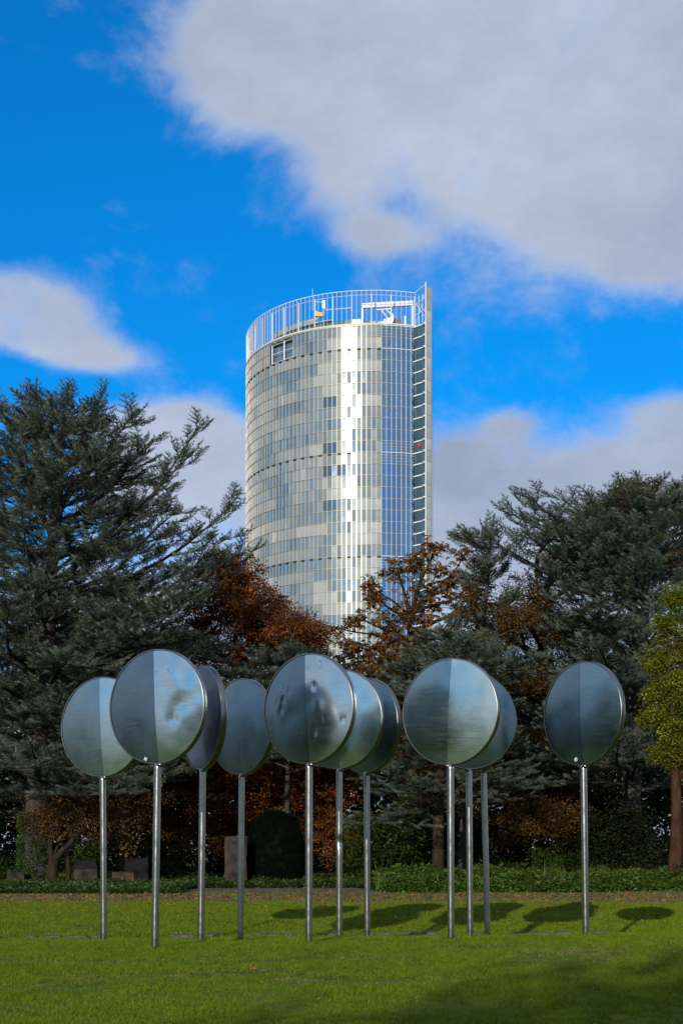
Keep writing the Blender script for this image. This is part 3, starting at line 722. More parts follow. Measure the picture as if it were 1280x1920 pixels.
leafy('rusty_tree', 'russet leaved tree showing between and above the right cedars', P(1050,1650,66),
      [(910,1130,55,50,28),(970,1160,54.5,45,30),(900,1220,54,60,30),(980,1270,54,50,30),(1090,1020,55.5,40,22),(1195,915,55.5,40,26),(1160,940,55.5,40,20),(1190,940,65,60,45),(1140,960,65,50,30),(1090,1040,65,90,60),(1160,1050,66,90,80),(1000,1120,65,70,50),(930,1180,65,90,50),(1040,1190,65,110,70),(1250,1060,66,90,100),(860,1230,65,90,50),(1000,1300,64,120,80),
       (1150,1260,65,120,90),(860,1340,64,110,70),(760,1300,65,90,50),(950,1420,63,130,80),(1090,1420,63,100,80),(820,1470,63,90,60),(930,1530,61,110,60),(1040,1540,60,80,50),(750,1420,64,90,70)],
      'rust', 95, .32, 'brown_bark', 'broadleaf trees')
leafy('yellow_tree', 'yellow green tree at the right edge with stout reddish trunk', P(1263,1650,49),
      [(1265,1120,49,28,30),(1245,1180,49,26,30),(1290,1200,49,60,70),(1232,1240,49,26,30),(1262,1290,49,48,45),(1222,1300,49,26,22),(1215,1345,48.5,26,20),(1258,1370,49,52,38),(1290,1420,49,60,40),(1240,1415,49,30,22),(1310,1300,49,60,120),(1335,1180,50,60,90)],
      'yellow', 165, .27, 'red_bark', 'broadleaf trees', thin=.55)
# forked bare-limbed tree at far left
root = empty('forked_tree', P(97,1650,51)); root.location.z = float(gz(root.location.x, 51))-.05
tag(root, 'small forked tree with crooked bare limbs beside the left cedar trunk', 'tree', 'broadleaf trees')
B = mb('brown_bark'); k = 51/F
def pl(*a): return [Vector(((x-97)*k, dy, (1672-y)*k)) for (x, y, dy) in a]
mb('brown_bark').tube(pl((97,1672,0),(98,1640,0),(101,1620,.05)), [.27,.22,.19], 12).build('trunk', root, True)
for a, r0 in ((pl((101,1622,0),(118,1600,.1),(138,1580,.2),(152,1560,.3),(160,1530,.4)),.13),(pl((99,1625,0),(93,1595,.1),(96,1565,.2),(112,1530,.3),(118,1500,.5)),.12),(pl((100,1620,0),(104,1600,.2),(118,1570,.5),(125,1545,.7)),.07),(pl((138,1582,.2),(160,1576,.2),(185,1572,.3)),.045)):
    mb('brown_bark').tube(a, [r0*(1-.7*i/(len(a)-1)) for i in range(len(a))], 8).build('limb', root, True)
n = 420; pts = np.array([[ (rnd.gauss(150,60)-97)*k, rnd.uniform(-.3,2), (1672-rnd.gauss(1530,28))*k] for _ in range(n)])
o = scatter('crown', 'rust', pts, rand_euler(n,.4), rng.uniform(.6,1.1,n), root); o['kind'] = 'stuff'
# thin stem between ruins
mb('brown_bark')
root = tag(mb('brown_bark').tube([P(128,1675,53)-Vector((0,0,.2)), P(129,1630,53), P(127,1590,53), P(131,1520,53)], [.11,.10,.09,.07], 8).build('tree_stem', smooth=True), 'slim upright tree stem left of the broken pale stone block', 'tree', 'broadleaf trees')

# shrubs
def bush(label, lobes, key, per=70, sc=1.0, name='shrub'):
    x = np.mean([l[0] for l in lobes]); Y = np.mean([l[2] for l in lobes])
    leafy(name, label, P(x,1660,Y), lobes, key, per, .05, 'brown_bark', 'shrubs under the trees', sc, trunk=False, cat='shrub')
bush('mid green leafy shrub right of the clipped yew', [(690,1560,57,50,50),(740,1600,57,60,50),(670,1620,56,50,45),(770,1540,58,60,40),(740,1650,55,60,22)], 'bush', 100)
bush('light green shrub behind the broken stone blocks at left', [(180,1600,60,40,30),(215,1580,60,40,30),(150,1620,60,25,20),(300,1600,60,60,40),(345,1640,58,60,30)], 'bush', 90)
bush('dark green shrub coloured as if in deep shade beside the reddish trunk', [(1160,1570,56,80,70),(1210,1610,55,60,50),(1110,1610,57,70,50),(1180,1650,53,60,26)], 'dark', 110)
bush('pale green shrub at the left edge behind the small stone block', [(10,1640,58,40,30),(-30,1620,58,50,40)], 'bush', 90)
bush('dark arching shrub behind the bare brown trunk', [(800,1600,60,60,60),(860,1580,60,60,60),(880,1640,58,80,30),(790,1655,56,50,20)], 'dark', 100)
bush('olive green shrub behind the herb bed near the lone disc pole', [(1050,1620,56,70,30),(980,1640,55,70,24),(1120,1655,54,60,18)], 'bush', 90)
bush('low green shrub at the foot of the reddish trunk', [(1262,1660,48.5,34,24),(1290,1650,48.5,30,30)], 'ivy', 190)
# hanging bare twigs under the right trees
# woodland beyond
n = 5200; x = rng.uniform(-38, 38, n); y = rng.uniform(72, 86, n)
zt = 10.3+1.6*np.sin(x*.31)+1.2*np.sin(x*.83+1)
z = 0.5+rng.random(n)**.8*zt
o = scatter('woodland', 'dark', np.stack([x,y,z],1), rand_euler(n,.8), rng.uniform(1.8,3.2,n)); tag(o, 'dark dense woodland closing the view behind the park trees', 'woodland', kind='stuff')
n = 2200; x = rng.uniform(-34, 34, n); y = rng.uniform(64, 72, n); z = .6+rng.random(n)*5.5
o = scatter('undergrowth', 'dark', np.stack([x,y,z],1), rand_euler(n,.8), rng.uniform(1.2,2.2,n)); tag(o, 'dark undergrowth coloured as if in shade between the tree trunks', 'undergrowth', kind='stuff')

# clipped yew
yb = P(516,1670,52); yb.z = float(gz(yb.x, 52))-.05
root = empty('yew_topiary', yb); tag(root, 'very dark clipped yew shaped like a tall rounded dome', 'clipped shrub')
k = 52/F; prof = [(30,0),(50,8),(54,35),(53,70),(48,88),(40,110),(28,125),(13,132),(0,133)]
b = mb('yew_leaves'); seg = 28; vs = []
for i, (r0, h) in enumerate(prof):
    for j in range(seg):
        a = 2*math.pi*j/seg; q = r0*k*(1+.05*noise.noise(Vector((math.cos(a)*1.5, math.sin(a)*1.5, h*.03)))); vs.append((math.cos(a)*q, math.sin(a)*q*.9, h*k+.06))
b.add(vs, [(i*seg+j, i*seg+(j+1)%seg, (i+1)*seg+(j+1)%seg, (i+1)*seg+j) for i in range(len(prof)-1) for j in range(seg)])
b.build('foliage_core', root, True)
n = 3600; u = rng.random(n)*(len(prof)-1); i = u.astype(int); f = u-i; pr = np.array(prof)
r0 = (pr[i,0]*(1-f)+pr[i+1,0]*f)*k*rng.normal(1.0,.02,n); hh = (pr[i,1]*(1-f)+pr[i+1,1]*f)*k+.06; a = rng.uniform(0,6.283,n)
o = scatter('foliage', 'yew', np.stack([np.cos(a)*r0, np.sin(a)*r0*.9, hh],1), rand_euler(n,.9), rng.uniform(.7,1.2,n), root); o['kind'] = 'stuff'
mb('brown_bark').tube([(0,0,-.05),(0,0,.8)],[.09,.08],8).build('trunk', root, True)

# old weathered stones
def stone(px0, px1, py0, py1, Y, m, label, rz=0, dep=.35, cap=None, chip=.06, seed=0):
    k = Y/F; W = (px1-px0)*k; zb = float(gz((px0-640)*k, Y))-.1; zt = EYE+(1600-py0)*k; H = zt-zb; N = 7
    b = mb(m); g_ = {}
    def vid(ix, iy, iz):
        key = (ix, iy, iz)
        if key not in g_:
            p = Vector(((ix/N-.5)*W, (iy/N-.5)*dep, iz/N*H)); q = Vector((p.x*2.2+seed, p.y*2.2, p.z*1.8))
            d = noise.noise_vector(q)*chip; top = 1 if iz == N else 0
            g_[key] = len(b.v); b.v.append(tuple(p+d+Vector((0,0,top*chip*noise.noise(q*2.3)))))
        return g_[key]
    for a in range(N):
        for c in range(N):
            for q in (lambda s,t:(s,0,t), lambda s,t:(N,s,t), lambda s,t:(N-s,N,t), lambda s,t:(0,N-s,t)):
                b.f.append(tuple(vid(*q(*x)) for x in ((a,c),(a+1,c),(a+1,c+1),(a,c+1)))); b.mi.append(0)
            b.f.append(tuple(vid(*x) for x in ((a,c,N),(a+1,c,N),(a+1,c+1,N),(a,c+1,N)))); b.mi.append(0)
    loc = Vector(((px0+px1-1280)/2*k, Y, zb))
    if cap:
        root = empty('stone_block', loc, rz); b.build('block', root)
        c = mb(cap); c.add([(-W*.56,-dep*.6,H-.02),(W*.56,-dep*.6,H-.02),(W*.56,dep*.6,H-.02),(-W*.56,dep*.6,H-.02),(-W*.40,-dep*.4,H+.30),(W*.42,-dep*.4,H+.26),(W*.42,dep*.4,H+.28),(-W*.40,dep*.4,H+.32)],
                           [(0,3,2,1),(4,5,6,7),(0,1,5,4),(1,2,6,5),(2,3,7,6),(3,0,4,7)]); c.build('capstone', root)
    else: root = b.build('stone_block', loc=loc); root.rotation_euler = (0,0,rz)
    return tag(root, label, 'stone', 'weathered old stones under the trees')
stone(423,463,1568,1665,50.5,'old_stone','tall pale weathered stone pillar left of the clipped yew', chip=.06, seed=1)
stone(141,185,1628,1672,51.5,'old_stone','squat grey stone block with dark capstone, second from the left', cap='dark_stone', seed=5, rz=-.1)
stone(212,250,1636,1672,50.8,'rust_stone','low stone block stained rusty orange, in front of the taller slab', seed=9, rz=.05)
stone(236,279,1610,1672,52.3,'dark_stone','taller dark stone slab standing behind the rusty block', seed=13, dep=.3)
stone(15,46,1636,1672,52.0,'old_stone','small rounded grey stone block at the far left', seed=17, chip=.09)
stone(718,742,1668,1680,47.5,'old_stone','small flat grey stone at the left end of the herb bed', seed=21, dep=.25, chip=.03)

# ivy and herb beds
def bed(name, label, key, n, x0, x1, yf, depth, h, sc, cat):
    x = rng.uniform(x0, x1, n); t = rng.random(n)
    y = np.array([yf(a) for a in x])+t*depth+np.array([.35*noise.noise(Vector((a*.8,0,7))) for a in x])
    hh = h*(.55+.45*np.array([noise.noise(Vector((a*.7,b*.7,2))) for a,b in zip(x,y)]))*np.clip(t*4+.3, 0, 1)
    z = gz(x,y)+.03+rng.random(n)**.6*np.maximum(hh,.06)
    o = scatter(name, key, np.stack([x,y,z],1), rand_euler(n,.45), sc*rng.uniform(.7,1.3,n)); return tag(o, label, cat, kind='stuff')
kx = 46/F
bed('ivy', 'dark glossy ivy covering the ground at left below the stones', 'ivy', 7500, -14.5, -5.2, lambda x: 45.0, 6, .22, 0.85, 'ivy')
bed('ivy', 'thin belt of ivy edging the path in front of the clipped yew', 'ivy', 2600, -5.8, 1.8, lambda x: 49.6, 3.0, .30, .9, 'ivy')
bed('herb_bed', 'bright green leafy herb bed along the path at right', 'herb', 8500, 1.3, 13.5, lambda x: back_edge(x)+.1, 4.5, .85, 1.05, 'ground cover')
def clump(px, Y, s, label):
    X = (px-640)*Y/F; o = link('leafy_plant', blade_tuft(r_, 'herb_leaves', 60, 0.22*s, 0.50*s, 0.028, 0.30), loc=(X, Y, float(gz(X,Y))+.1)); tag(o, label, 'plant', 'taller plants in the herb bed')
clump(812,46.4,1.2,'spiky pale green tuft left of the tall front right pole')
clump(1038,46.3,1.9,'tallest upright plant stalks in the herb bed')
clump(1056,46.5,1.3,'shorter plant stalks right of the tallest ones')
clump(713,46.2,.9,'small upright tuft by the flat grey stone')

# ivy on the left cedar trunk
n = 700; a = rng.uniform(0,6.283,n); h = rng.random(n)**1.4*2.6; r0 = .62-.03*h
c0 = P(66,1650,53); o = scatter('ivy', 'ivy', np.stack([c0.x+np.cos(a)*r0, 53+np.sin(a)*r0, gz(c0.x,53)+h],1), rand_euler(n,.9), rng.uniform(.5,.8,n))
tag(o, 'ivy climbing the trunk of the tall left cedar', 'ivy', kind='stuff')

# unseen trees: a ring invented for the steel's reflections, one shading the near lawn
def unseen_tree(loc, H, rad, label, key, seed, n=620):
    z = float(gz(*loc)); root = empty('unseen_tree', (loc[0], loc[1], z)); tag(root, label, 'tree', 'park trees outside the picture')
    mb('brown_bark').tube([(0,0,-.1),(.1,0,H*.3),(0,.1,H*.75)], [.35,.26,.08], 10).build('trunk', root, True)
    u = rng.normal(0,1,(n,3)); u /= np.linalg.norm(u,axis=1,keepdims=True); q = rng.random(n)**.45
    wv = np.array([1+.35*noise.noise(Vector((a[0]*2+seed, a[1]*2, a[2]*2))) for a in u])
    p = u*(q*wv)[:,None]*np.array([rad, rad, H*.40])+np.array([0,0,H*.58])
    o = scatter('crown', key, p, rand_euler(n,.5), rng.uniform(1.5,2.6,n)*rad/4.5, root); o['kind'] = 'stuff'
unseen_tree((-5.6,-26), 14.0, 6.6, 'round tree behind the viewer shading the near right lawn', 'bush', 1, 900)
PT = [((-96,8),13,7,'dark'),((-88,30),15,8,'bush'),((-90,-14),12,6,'dark'),((-84,-40),15,8,'bush'),((-70,44),11,6,'dark'),((-80,62),17,9,'dark'),
      ((34,-42),13,7,'dark'),((52,-20),14,8,'bush'),((48,10),12,7,'dark'),((-52,-60),12,8,'dark')]
ll = ['added unseen dark tree left of the lawn','added unseen broad green tree farther left','added unseen small dark tree left behind the viewer','added unseen large green tree far behind to the left','added unseen dark tree at the left end of the path','added unseen tall dark tree far left',
      'added unseen dark tree right behind the viewer','added unseen green tree right of the viewer','added unseen dark tree right of the lawn','added unseen wide dark tree far behind the viewer']
for i, ((loc, H, rad, key), lab) in enumerate(zip(PT, ll)): unseen_tree(loc, H, rad, lab, key, i*5+2)

# ------------------------------------------------------------------ the tower
CX, CY, AX, BY = 9.0, 444.0, 38.5, 40.0
def ell(a, off=0.0): return Vector((CX-math.sin(a)*(AX+off), CY-math.cos(a)*(BY+off), 0))
ZR = 151.7; FH = 3.28; NROW = 46
tower = empty('office_tower', (9, 444, 0)); tag(tower, 'tall curved glass office tower rising above the trees', 'office tower')
TO = Vector((9, 444, 0))
class TB(MB):
    def build(s, name, parent=tower, smooth=False):
        s.v = [(v[0]-TO.x, v[1]-TO.y, v[2]) for v in s.v]; return super().build(name, parent, smooth)
def tb(m): return TB().use(m)
PW = 1.42
# angles of column borders: from the right end of the office shell to beyond the left outline
a_right = math.asin((CX-11.35)/AX)
angs = [a_right]
while angs[-1] < R(176):
    a = angs[-1]; ds = math.hypot(math.cos(a)*AX, math.sin(a)*BY); angs.append(a+PW/ds)
NC = len(angs)-1
atr = [a_right]
while ell(atr[-1]).x < 20.6:
    a = atr[-1]; ds = math.hypot(math.cos(a)*AX, math.sin(a)*BY); atr.append(a-PW/ds)
NA = len(atr)-1
def colx(c): return ell((angs[c]+angs[c+1])/2).x
def px_of(c):
    p = ell((angs[c]+angs[c+1])/2); return 640+p.x*F/p.y
rt = random.Random(5)
# inner body
def prism(poly, z0, z1, m, name):
    b = tb(m); n = len(poly); b.add([(p.x, p.y, z0) for p in poly]+[(p.x, p.y, z1) for p in poly],
        [tuple(range(n))[::-1], tuple(range(n, 2*n))]+[(i, (i+1)%n, n+(i+1)%n, n+i) for i in range(n)]); return b.build(name)
notch = [c for c in range(NC) if 508 < px_of(c) < 548 and angs[c] < R(80)]
polyA = [ell(a, -0.9) for a in angs[::-1]]+[Vector((11.3, 412, 0)), Vector((11.3, 470, 0))]
prism(polyA, 0, ZR-2*FH-.1, 'core_dark', 'core')
n0, n1 = notch[0], notch[-1]
polyT = [ell(a, -0.9) for a in angs[:n1-len(angs):-1]]+[ell(angs[n1+1], -1.7), ell(angs[n0], -1.7)]+[ell(a, -0.9) for a in angs[n0::-1]]+[Vector((11.3, 412, 0)), Vector((11.3, 470, 0))]
prism(polyT, ZR-2*FH-.05, ZR-.15, 'pane_deep', 'upper_core')
# second shell behind/right: its diagonal side wall is seen through the atrium glass
Q0, Q1, Q2 = Vector((13.2, 413.6, 0)), Vector((21.1, 405.9, 0)), Vector((23.75, 403.0, 0))
polyB = [Q2, Vector((24.6,403.6,0)), Vector((26.4,420,0)), Vector((26.9,440,0)), Vector((24.5,462,0)), Vector((14,480,0)), Vector((0,485,0)), Vector((12.4,455,0)), Vector((12.4,414.4,0))]
dv = (Q0-Q2).normalized(); nv = Vector((-dv.y, dv.x, 0)); nv = nv if nv.y < 0 else -nv
polyBi = [p.copy() for p in polyB]; polyBi[0] = Q2-nv*.5+Vector((.2,.3,0)); polyBi[-1] = Q0-nv*.6
prism(polyBi, 0, ZR-.2, 'core_dark', 'rear_core')

def pane_mesh(wd, ht, m, key={}):
    k = (round(wd,2), round(ht,2), m)
    if k not in key: key[k] = mb(m).box((0,0,0), (wd, .07, ht)).mesh('glass_panel')
    return key[k]
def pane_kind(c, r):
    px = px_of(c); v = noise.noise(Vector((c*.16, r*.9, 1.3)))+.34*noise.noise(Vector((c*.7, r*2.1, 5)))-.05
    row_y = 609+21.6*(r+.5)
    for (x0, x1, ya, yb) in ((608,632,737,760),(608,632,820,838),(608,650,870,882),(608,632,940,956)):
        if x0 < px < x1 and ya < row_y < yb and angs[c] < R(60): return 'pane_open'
    if angs[c] < R(24): v += .22  # bright reflection put into the pane choice: paler panes on the front
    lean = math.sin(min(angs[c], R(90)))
    if angs[c] > R(32): v -= .12  # darker, bluer panes towards the left stand in for reflected sky
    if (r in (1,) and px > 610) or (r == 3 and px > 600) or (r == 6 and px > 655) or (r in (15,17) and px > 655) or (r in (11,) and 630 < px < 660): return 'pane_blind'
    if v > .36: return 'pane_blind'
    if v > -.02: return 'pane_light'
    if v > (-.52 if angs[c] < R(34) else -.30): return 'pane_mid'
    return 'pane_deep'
YAWJ = R(2.0)
def pane_xform(a0, a1, zc, off=0.0):
    p = (ell(a0)+ell(a1))/2; d = (ell(a0)-ell(a1)).normalized()
    yaw = math.atan2(d.y, d.x)+YAWJ+R(rt.gauss(0, .25 if rt.random() < .72 else 3.0)); pitch = R(1.2+rt.gauss(0,1.1))
    n = Vector((d.y, -d.x, 0))
    return Vector((p.x, p.y, zc))+n*off, Matrix.Rotation(yaw, 3, 'Z') @ Matrix.Rotation(pitch, 3, 'X')
cand = []
for c in range(NC):
    for r in range(NROW):
        if c in notch and r < 2: continue
        a = (angs[c]+angs[c+1])/2; p = ell(a); wpx = PW*math.cos(a)*F/p.y
        vis = r < 30 and a < R(85)
        cand.append((wpx if vis else 0, -abs(r-12)*.004, c, r))
cand.sort(key=lambda t: -(t[0]+t[1])); parts = set((c, r) for _, _, c, r in cand[:294])
rest = {}
for (_, _, c, r) in sorted(cand, key=lambda t: (t[2], t[3])):
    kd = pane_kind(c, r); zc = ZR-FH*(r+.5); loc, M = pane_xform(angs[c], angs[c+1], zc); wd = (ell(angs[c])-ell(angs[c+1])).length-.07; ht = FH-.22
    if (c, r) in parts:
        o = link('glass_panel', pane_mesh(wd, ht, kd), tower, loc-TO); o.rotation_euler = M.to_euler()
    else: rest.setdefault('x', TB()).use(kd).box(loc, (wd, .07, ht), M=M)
o = rest['x'].build('glass_panels'); o['kind'] = 'stuff'
# floor ledges and vertical fins
for r in range(NROW+1):
    if r > 44: continue
    z = ZR-FH*r; b = tb('band_metal'); rng_c = range(NC)
    for c in rng_c:
        if c in notch and r == 1: continue
        p = (ell(angs[c], .10)+ell(angs[c+1], .10))/2; d = ell(angs[c])-ell(angs[c+1])
        b.box((p.x, p.y, z), (d.length, .26, .15 if r else .5), math.atan2(d.y, d.x)+YAWJ)
    b.build('floor_ledge')
fin_me = mb('mullion_metal').box((0,0,0), (.09,.16,ZR-4)).mesh('mullion')
for c in range(NC+1):
    if c-1 in notch and c in notch: zc, hh = (ZR-2*FH+4)/2, ZR-2*FH-4
    p = ell(angs[c], .16); o = link('mullion', fin_me, tower, Vector((p.x, p.y, (ZR+4)/2))-TO); o.rotation_euler = (0,0,-angs[c])
    if c-1 in notch and c in notch: o.scale = (1,1,hh/(ZR-4)); o.location.z = zc
sl_me = mb('slot_dark').box((0,0,0), (1.25,.2,.42)).mesh('vent_slot')
for r, a_lim in ((2,R(80)),(11,R(80)),(20,R(80))):
    for c in range(0, NC, 2):
        if r == 11 and px_of(c) > 665: continue
        if angs[c] > a_lim: break
        p = (ell(angs[c], .22)+ell(angs[c+1], .22))/2; o = link('vent_slot', sl_me, tower, Vector((p.x, p.y, ZR-FH*r-.22))-TO); o.rotation_euler = (0,0,-angs[c])
# blinds lowered above the opened windows
# atrium front
am = {}
for c in range(NA):
    for r in range(30):
        a0, a1 = atr[c], atr[c+1]; p = (ell(a0)+ell(a1))/2; d = ell(a1)-ell(a0); wd = round(d.length-.08, 2)
        if wd not in am: am[wd] = mb('atrium_glass').box((0,0,0), (wd,.04,FH-.10)).mesh('atrium_pane')
        o = link('atrium_pane', am[wd], tower, Vector((p.x, p.y, ZR-FH*(r+.5)))-TO); o.rotation_euler = (R(rt.gauss(0,.3)), 0, math.atan2(d.y, d.x)+R(rt.gauss(0,.35)))
b = TB().use('atrium_glass')
for c in range(NA):
    a0, a1 = atr[c], atr[c+1]; p = (ell(a0)+ell(a1))/2; d = ell(a1)-ell(a0); zt = ZR-FH*30
    b.box((p.x, p.y, (zt+6)/2), (d.length-.08,.04,zt-6.1), math.atan2(d.y, d.x))
b.build('lower_atrium_glass')
at_fin = mb('white_steel').box((0,0,0), (.075,.14,ZR-4)).mesh('atrium_mullion')
for c in range(NA+1):
    p = ell(atr[c], .1); o = link('atrium_mullion', at_fin, tower, Vector((p.x, p.y, (ZR+4)/2))-TO); o.rotation_euler = (0,0,-atr[c])
extra_h = []
for r in range(0, 31):
    extra_h.append((ZR-FH*r, .15 if r in (0,2,11,20) else .06))
for r in (0, 10, 11, 20):
    for q in (1,2,3): extra_h.append((ZR-FH*(r+q/4), .05))
for z, h in extra_h:
    b = tb('white_steel' if h > .1 else 'mullion_metal')
    for c in range(NA):
        p = (ell(atr[c], .05)+ell(atr[c+1], .05))/2; d = ell(atr[c+1])-ell(atr[c]); b.box((p.x, p.y, z), (d.length, .10, h), math.atan2(d.y, d.x))
    b.build('transom')
# sky-garden slab edges and the recess behind atrium glass
for r in (2, 11, 20):
    prism([ell(a_right, -1), ell(atr[-1], -1), Vector((20,407.5,0)), Q0, Vector((11.4,413,0))], ZR-FH*r-.3, ZR-FH*r, 'roof_grey', 'garden_slab')
# side wall of the second shell
LQ = (Q0-Q2).length; ncol = 9; gw = LQ/ncol; gm = mb('pane_green').box((0,0,0), (gw-.10,.06,FH-.35)).mesh('side_pane')
gm2 = mb('pane_deep').box((0,0,0), (gw-.10,.06,FH-.35)).mesh('side_pane')
ry = math.atan2(-dv.y, -dv.x)
for c in range(ncol):
    for r in range(30):
        p = Q2+dv*(gw*(c+.5)); o = link('side_pane', gm if c < 2 or rt.random() < .5 else gm2, tower, Vector((p.x, p.y, ZR-FH*(r+.5)))-TO); o.rotation_euler = (R(rt.gauss(0,.4)), 0, ry+R(rt.gauss(0,.4)))
for r in range(0, 44):
    z = ZR-FH*r; p = (Q0+Q2)/2+nv*.12; tb('white_steel').box((p.x, p.y, z), (LQ, .35, .30), ry).build('side_slab')
# diagonal struts seen in the atrium
for r in range(1, 29, 1):
    z = ZR-FH*r; p0 = Q0+(Q2-Q0)*.30+nv*.9; p1 = p0+Vector((3.2,-2.6,0))
    tb('core_dark').bar((p0.x, p0.y, z-2.6), (p1.x, p1.y, z+.2), .10, 5).build('strut')
# outer glass wing and its brackets
W0, W1 = Vector((23.75, 401.6, 0)), Vector((25.35, 402.6, 0)); wd_ = W1-W0; wr = math.atan2(wd_.y, wd_.x); WZ = 162.6
wm = mb('pane_blind').box((0,0,0), (wd_.length-.04,.08,FH-.06)).mesh('wing_panel')
for r in range(-3, 45):
    z = ZR-FH*(r+.5)
    if r == -3: z -= .0
    o = link('wing_panel', wm, tower, Vector(((W0.x+W1.x)/2, (W0.y+W1.y)/2, z))-TO); o.rotation_euler = (R(rt.gauss(0,.5)), 0, wr)
tb('white_steel').box((W0.x-.04, W0.y+.1, (WZ+4)/2), (.22,.5,WZ-3.5)).build('wing_post')
W2 = Vector((26.3, 411, 0)); sd2 = W2-W1
tb('pane_mid').box(((W1.x+W2.x)/2+.12, (W1.y+W2.y)/2, (WZ-1.2)/2+2), (sd2.length,.08,WZ-4), math.atan2(sd2.y, sd2.x)).build('wing_return')
prev = W2
b = tb('pane_mid')
for q in polyB[2:7]:
    qq = q+Vector((.5,0,0)) if q.x > 20 else q+Vector((0,.6,0)); d = qq-prev; m_ = (qq+prev)/2; b.box((m_.x, m_.y, ZR/2), (d.length,.1,ZR), math.atan2(d.y, d.x)); prev = qq
b.build('rear_skin')
for r in range(-1, 30):
    z = ZR-FH*r; b = tb('black_metal'); pts = []
    for k in range(7):
        t = k/6; pts.append((W0.x-.10-1.45*t**1.3, W0.y+.5, z-1.9+2.0*t**.55 if False else z-1.7+2.3*t**.6))
    b.tube(pts, [.12-.08*k/6 for k in range(7)], 6).build('bracket')
    tb('white_steel').box((23.2, 402.35, z+.05), (1.0,.14,.14), -.3).build('bracket_arm')
# crown screen of the roof
SH = 9.75
sc_m = {}
for side, lst in ((0, angs), (1, atr)):
    for c in range(len(lst)-1):
        a0, a1 = lst[c], lst[c+1]
        if side == 0 and a0 > R(92): continue
        p = (ell(a0)+ell(a1))/2; d = ell(a0)-ell(a1) if side == 0 else ell(a1)-ell(a0); wd = round(d.length-.06, 2)
        if wd not in sc_m: sc_m[wd] = mb('screen_glass').box((0,0,0), (wd,.03,SH-.5)).mesh('screen_pane')
        o = link('screen_pane', sc_m[wd], tower, Vector((p.x, p.y, ZR+.3+SH/2))-TO); o.rotation_euler = (R(rt.gauss(0,.6)),0,math.atan2(d.y, d.x)+R(rt.gauss(0,.8)))
thin = mb('white_steel').box((0,0,0), (.06,.12,SH)).mesh('screen_mullion')
for a in [x for x in angs if x < R(120)]+atr[1:]:
    p = ell(a, .03); o = link('screen_mullion', thin, tower, Vector((p.x, p.y, ZR+SH/2+.2))-TO); o.rotation_euler = (0,0,-a)
posts = [9,]; 
pm = mb('white_steel').tube([(0,0,0),(0,0,SH-.6)], [.16,.16], 10).mesh('screen_post')
pm2 = mb('white_steel').tube([(0,0,-2*FH),(0,0,SH-.6)], [.2,.2], 10).mesh('screen_post')
allb = [a for a in angs if a < R(120)]
k = 2
while k < len(allb):
    p = ell(allb[k], -.7); o = link('screen_post', pm2 if any(abs(k-q) <= 1 for q in notch) else pm, tower, Vector((p.x, p.y, ZR))-TO); k += 4
for a in (atr[2], atr[-1]):
    p = ell(a, -.7); link('screen_post', pm, tower, Vector((p.x, p.y, ZR))-TO)
rails = [(ZR+SH+.1, .10, .0), (ZR+SH-1.0, .06, -.5), (ZR+.35, .20, .1)]
for z, r0, off in rails:
    pts = [ell(a, off) for a in [x for x in reversed(allb)]+atr[1:]]
    tb('white_steel').tube([(p.x, p.y, z) for p in pts], [r0]*len(pts), 6).build('screen_rail')
for z in (ZR+SH+.3, ZR+SH-3.2, ZR+3.4):
    e = ell(atr[-1]); tb('white_steel').bar((e.x, e.y, z), (W0.x, W0.y+.3, z+.6), .09).build('screen_brace')
for q in (0.35, 0.7):
    e = ell(atr[-1]).lerp(Vector((W0.x, W0.y+1.2, 0)), q); tb('white_steel').bar((e.x, e.y, ZR), (e.x, e.y, ZR+8.6), .10).build('screen_brace')
tb('white_steel').bar((21.3,405.5,ZR+1), (23.4,402.6,ZR+8), .07).build('screen_brace')
tb('white_steel').bar((21.3,405.5,ZR+6.5), (23.4,402.6,ZR+2), .07).build('screen_brace')
# notch fittings
for f_ in (.2, 1.0, 1.8):
    p0, p1 = ell(angs[n0], -.6), ell(angs[n1+1], -.6)
    tb('white_steel').bar((p0.x, p0.y, ZR-FH*f_), (p1.x, p1.y, ZR-FH*f_), .08).build('terrace_rail')
# set-back roof storey
def arcbox(a0, a1, off, z0, z1, dep, m, name, n=14):
    A = [a0+(a1-a0)*i/n for i in range(n+1)]; poly = [ell(a, off) for a in A]+[ell(a, off-dep) for a in A[::-1]]
    return prism(poly[::-1], z0, z1, m, name)
arcbox(R(6), R(62), -5, ZR, ZR+3.6, 6, 'roof_green_glass', 'roof_storey')
arcbox(R(20), R(66), -4.2, ZR+3.7, ZR+4.0, 8, 'roof_grey', 'roof_slab')
arcbox(R(30), R(60), -4.6, ZR+4.2, ZR+5.4, 3, 'roof_grey', 'louvre_box')
for k in range(7):
    a = R(20+6.5*k); p = ell(a, -4.9); tb('white_steel').box((p.x, p.y, ZR+1.8), (.2,.2,3.6), -a).build('roof_storey_mullion')
prism([ell(a, -1.2) for a in angs[::-1]]+[ell(a, -1.2) for a in atr[1:]]+[Vector((20,470,0))], ZR-.12, ZR+.08, 'roof_grey', 'roof_deck')
dm = tb('roof_grey'); vs = []; cx_, cy_ = 6.0, 414
dome = tb('core_dark'); seg = 20; rr_ = [(5.2,0),(5.1,2.0),(4.6,3.2),(3.2,4.0),(1.6,4.3),(0.01,4.4)]
for (q, h) in rr_:
    for j in range(seg): a = 2*math.pi*j/seg; dome.v.append((cx_+math.cos(a)*q, cy_+math.sin(a)*q, ZR+h))
for i in range(len(rr_)-1):
    for j in range(seg): dome.f.append((i*seg+j, i*seg+(j+1)%seg, (i+1)*seg+(j+1)%seg, (i+1)*seg+j)); dome.mi.append(0)
dome.build('stair_dome', smooth=True)
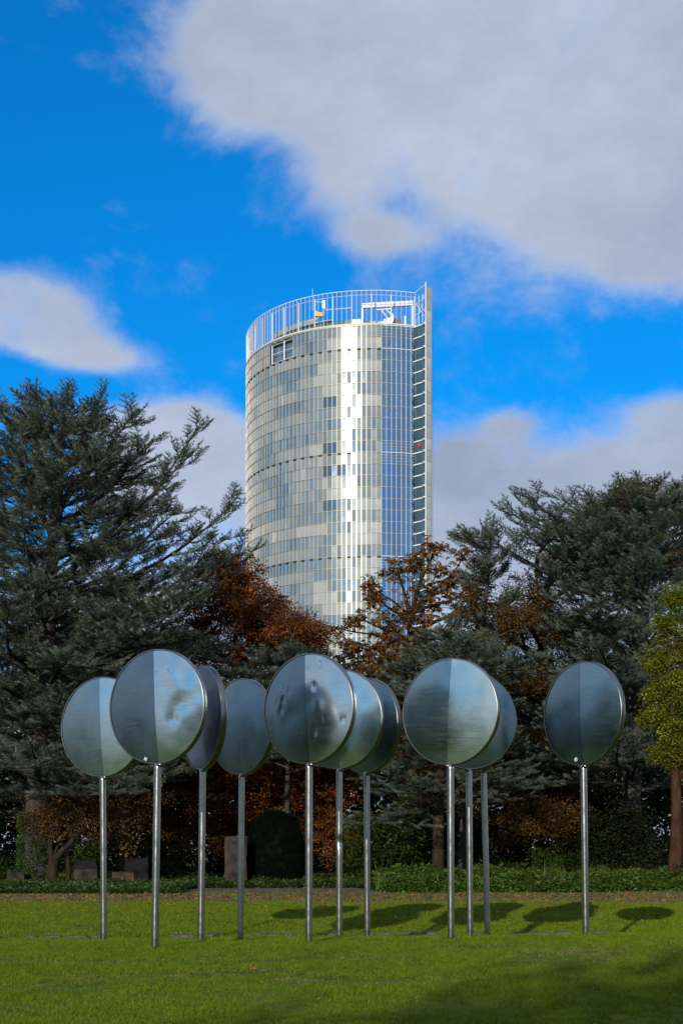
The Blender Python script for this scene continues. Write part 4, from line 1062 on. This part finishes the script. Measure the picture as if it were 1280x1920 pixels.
tb('roof_grey').box((9.6,412,ZR+1.7), (5.0,4,3.4)).build('plant_box')
tb('roof_brown').box((15.2,411,ZR+1.8), (3.6,4,3.6)).build('plant_box')
tb('white_steel').box((12.6,408.8,ZR+1.7), (1.0,1.0,3.3)).build('plant_box')
tb('white_steel').box((18.2,408,ZR+2.0), (.5,.5,4.0)).build('vent_pipe')
tb('roof_grey').bar((16.8,410,ZR+2.6), (18.6,408,ZR+.3), .35).build('vent_pipe')
tb('white_steel').bar((-12.5,418,ZR+4), (-12.5,418,ZR+11.5), .05).build('lightning_rod')
tb('white_steel').bar((-8.3,409,ZR+6), (-8.3,409,ZR+12.2), .05).build('lightning_rod')
tb('red_paint').box((22.1,404.35,ZR-FH*10.35), (1.1,.12,.9), ry).build('red_blind')
# roof crane and gantry (stand on the roof deck: things of their own)
cr = empty('facade_crane', (13, 409, ZR+.08)); tag(cr, 'white facade crane with folded arms under a long beam on the tower roof', 'crane')
def cb(name, f): b = mb('white_steel'); f(b); b.build(name, cr)
cb('beam', lambda b: b.box((0.2,0,7.6), (14.6,.9,1.35), M=Matrix.Rotation(R(-3.2),3,'Y')))
cb('beam_post', lambda b: b.box((-7.0,0,3.3), (.5,.5,6.6)))
cb('beam_post', lambda b: b.box((7.4,0,3.9), (.5,.5,7.8)))
cb('hanger_plate', lambda b: b.box((-1.2,0,6.2), (4.6,.5,.3), M=Matrix.Rotation(R(-4),3,'Y')))
cb('arm', lambda b: b.bar((-1.6,0,6.2), (.6,0,3.2), .20, 8))
cb('arm', lambda b: b.bar((-.6,0,6.4), (2.2,0,4.3), .20, 8))
cb('arm', lambda b: b.bar((-.2,-.3,6.3), (1.4,-.3,4.4), .15, 8))
cb('crane_head', lambda b: b.add([(-2.2,-.5,2.2),(1.6,-.5,2.1),(2.4,-.5,3.9),(1.9,-.5,4.5),(-.2,-.5,3.1),(-2.2,.5,2.2),(1.6,.5,2.1),(2.4,.5,3.9),(1.9,.5,4.5),(-.2,.5,3.1)],
    [(0,1,2,3,4),(9,8,7,6,5),(0,5,6,1),(1,6,7,2),(2,7,8,3),(3,8,9,4),(4,9,5,0)]))
cb('crane_mast', lambda b: b.box((.2,0,1.1), (.6,.6,2.2)))
yc = empty('maintenance_cradle', (-6.6, 407.5, ZR+.08)); tag(yc, 'small yellow maintenance cradle on a white mast on the tower roof', 'cradle')
mb('yellow_paint').box((.2,-.6,3.9), (2.2,1.0,1.1), M=Matrix.Rotation(R(4),3,'Y')).build('cradle_box', yc)
mb('yellow_paint').box((-.6,-.6,4.6), (.6,.8,.4)).build('cradle_hood', yc)
mb('white_steel').bar((1.6,.3,0), (1.6,.3,8.6), .09).build('mast', yc)
mb('white_steel').box((1.5,.2,7.1), (.9,.5,2.4)).build('mast_head', yc)
mb('white_steel').bar((-.8,.2,7.9), (1.5,.2,7.9), .10).build('jib', yc)
mb('white_steel').bar((2,.2,5.6), (9.6,.2,6.2), .12).build('boom', yc)
mb('white_steel').bar((-.9,-.6,2.4), (.1,-.6,3.4), .10).build('hook', yc)
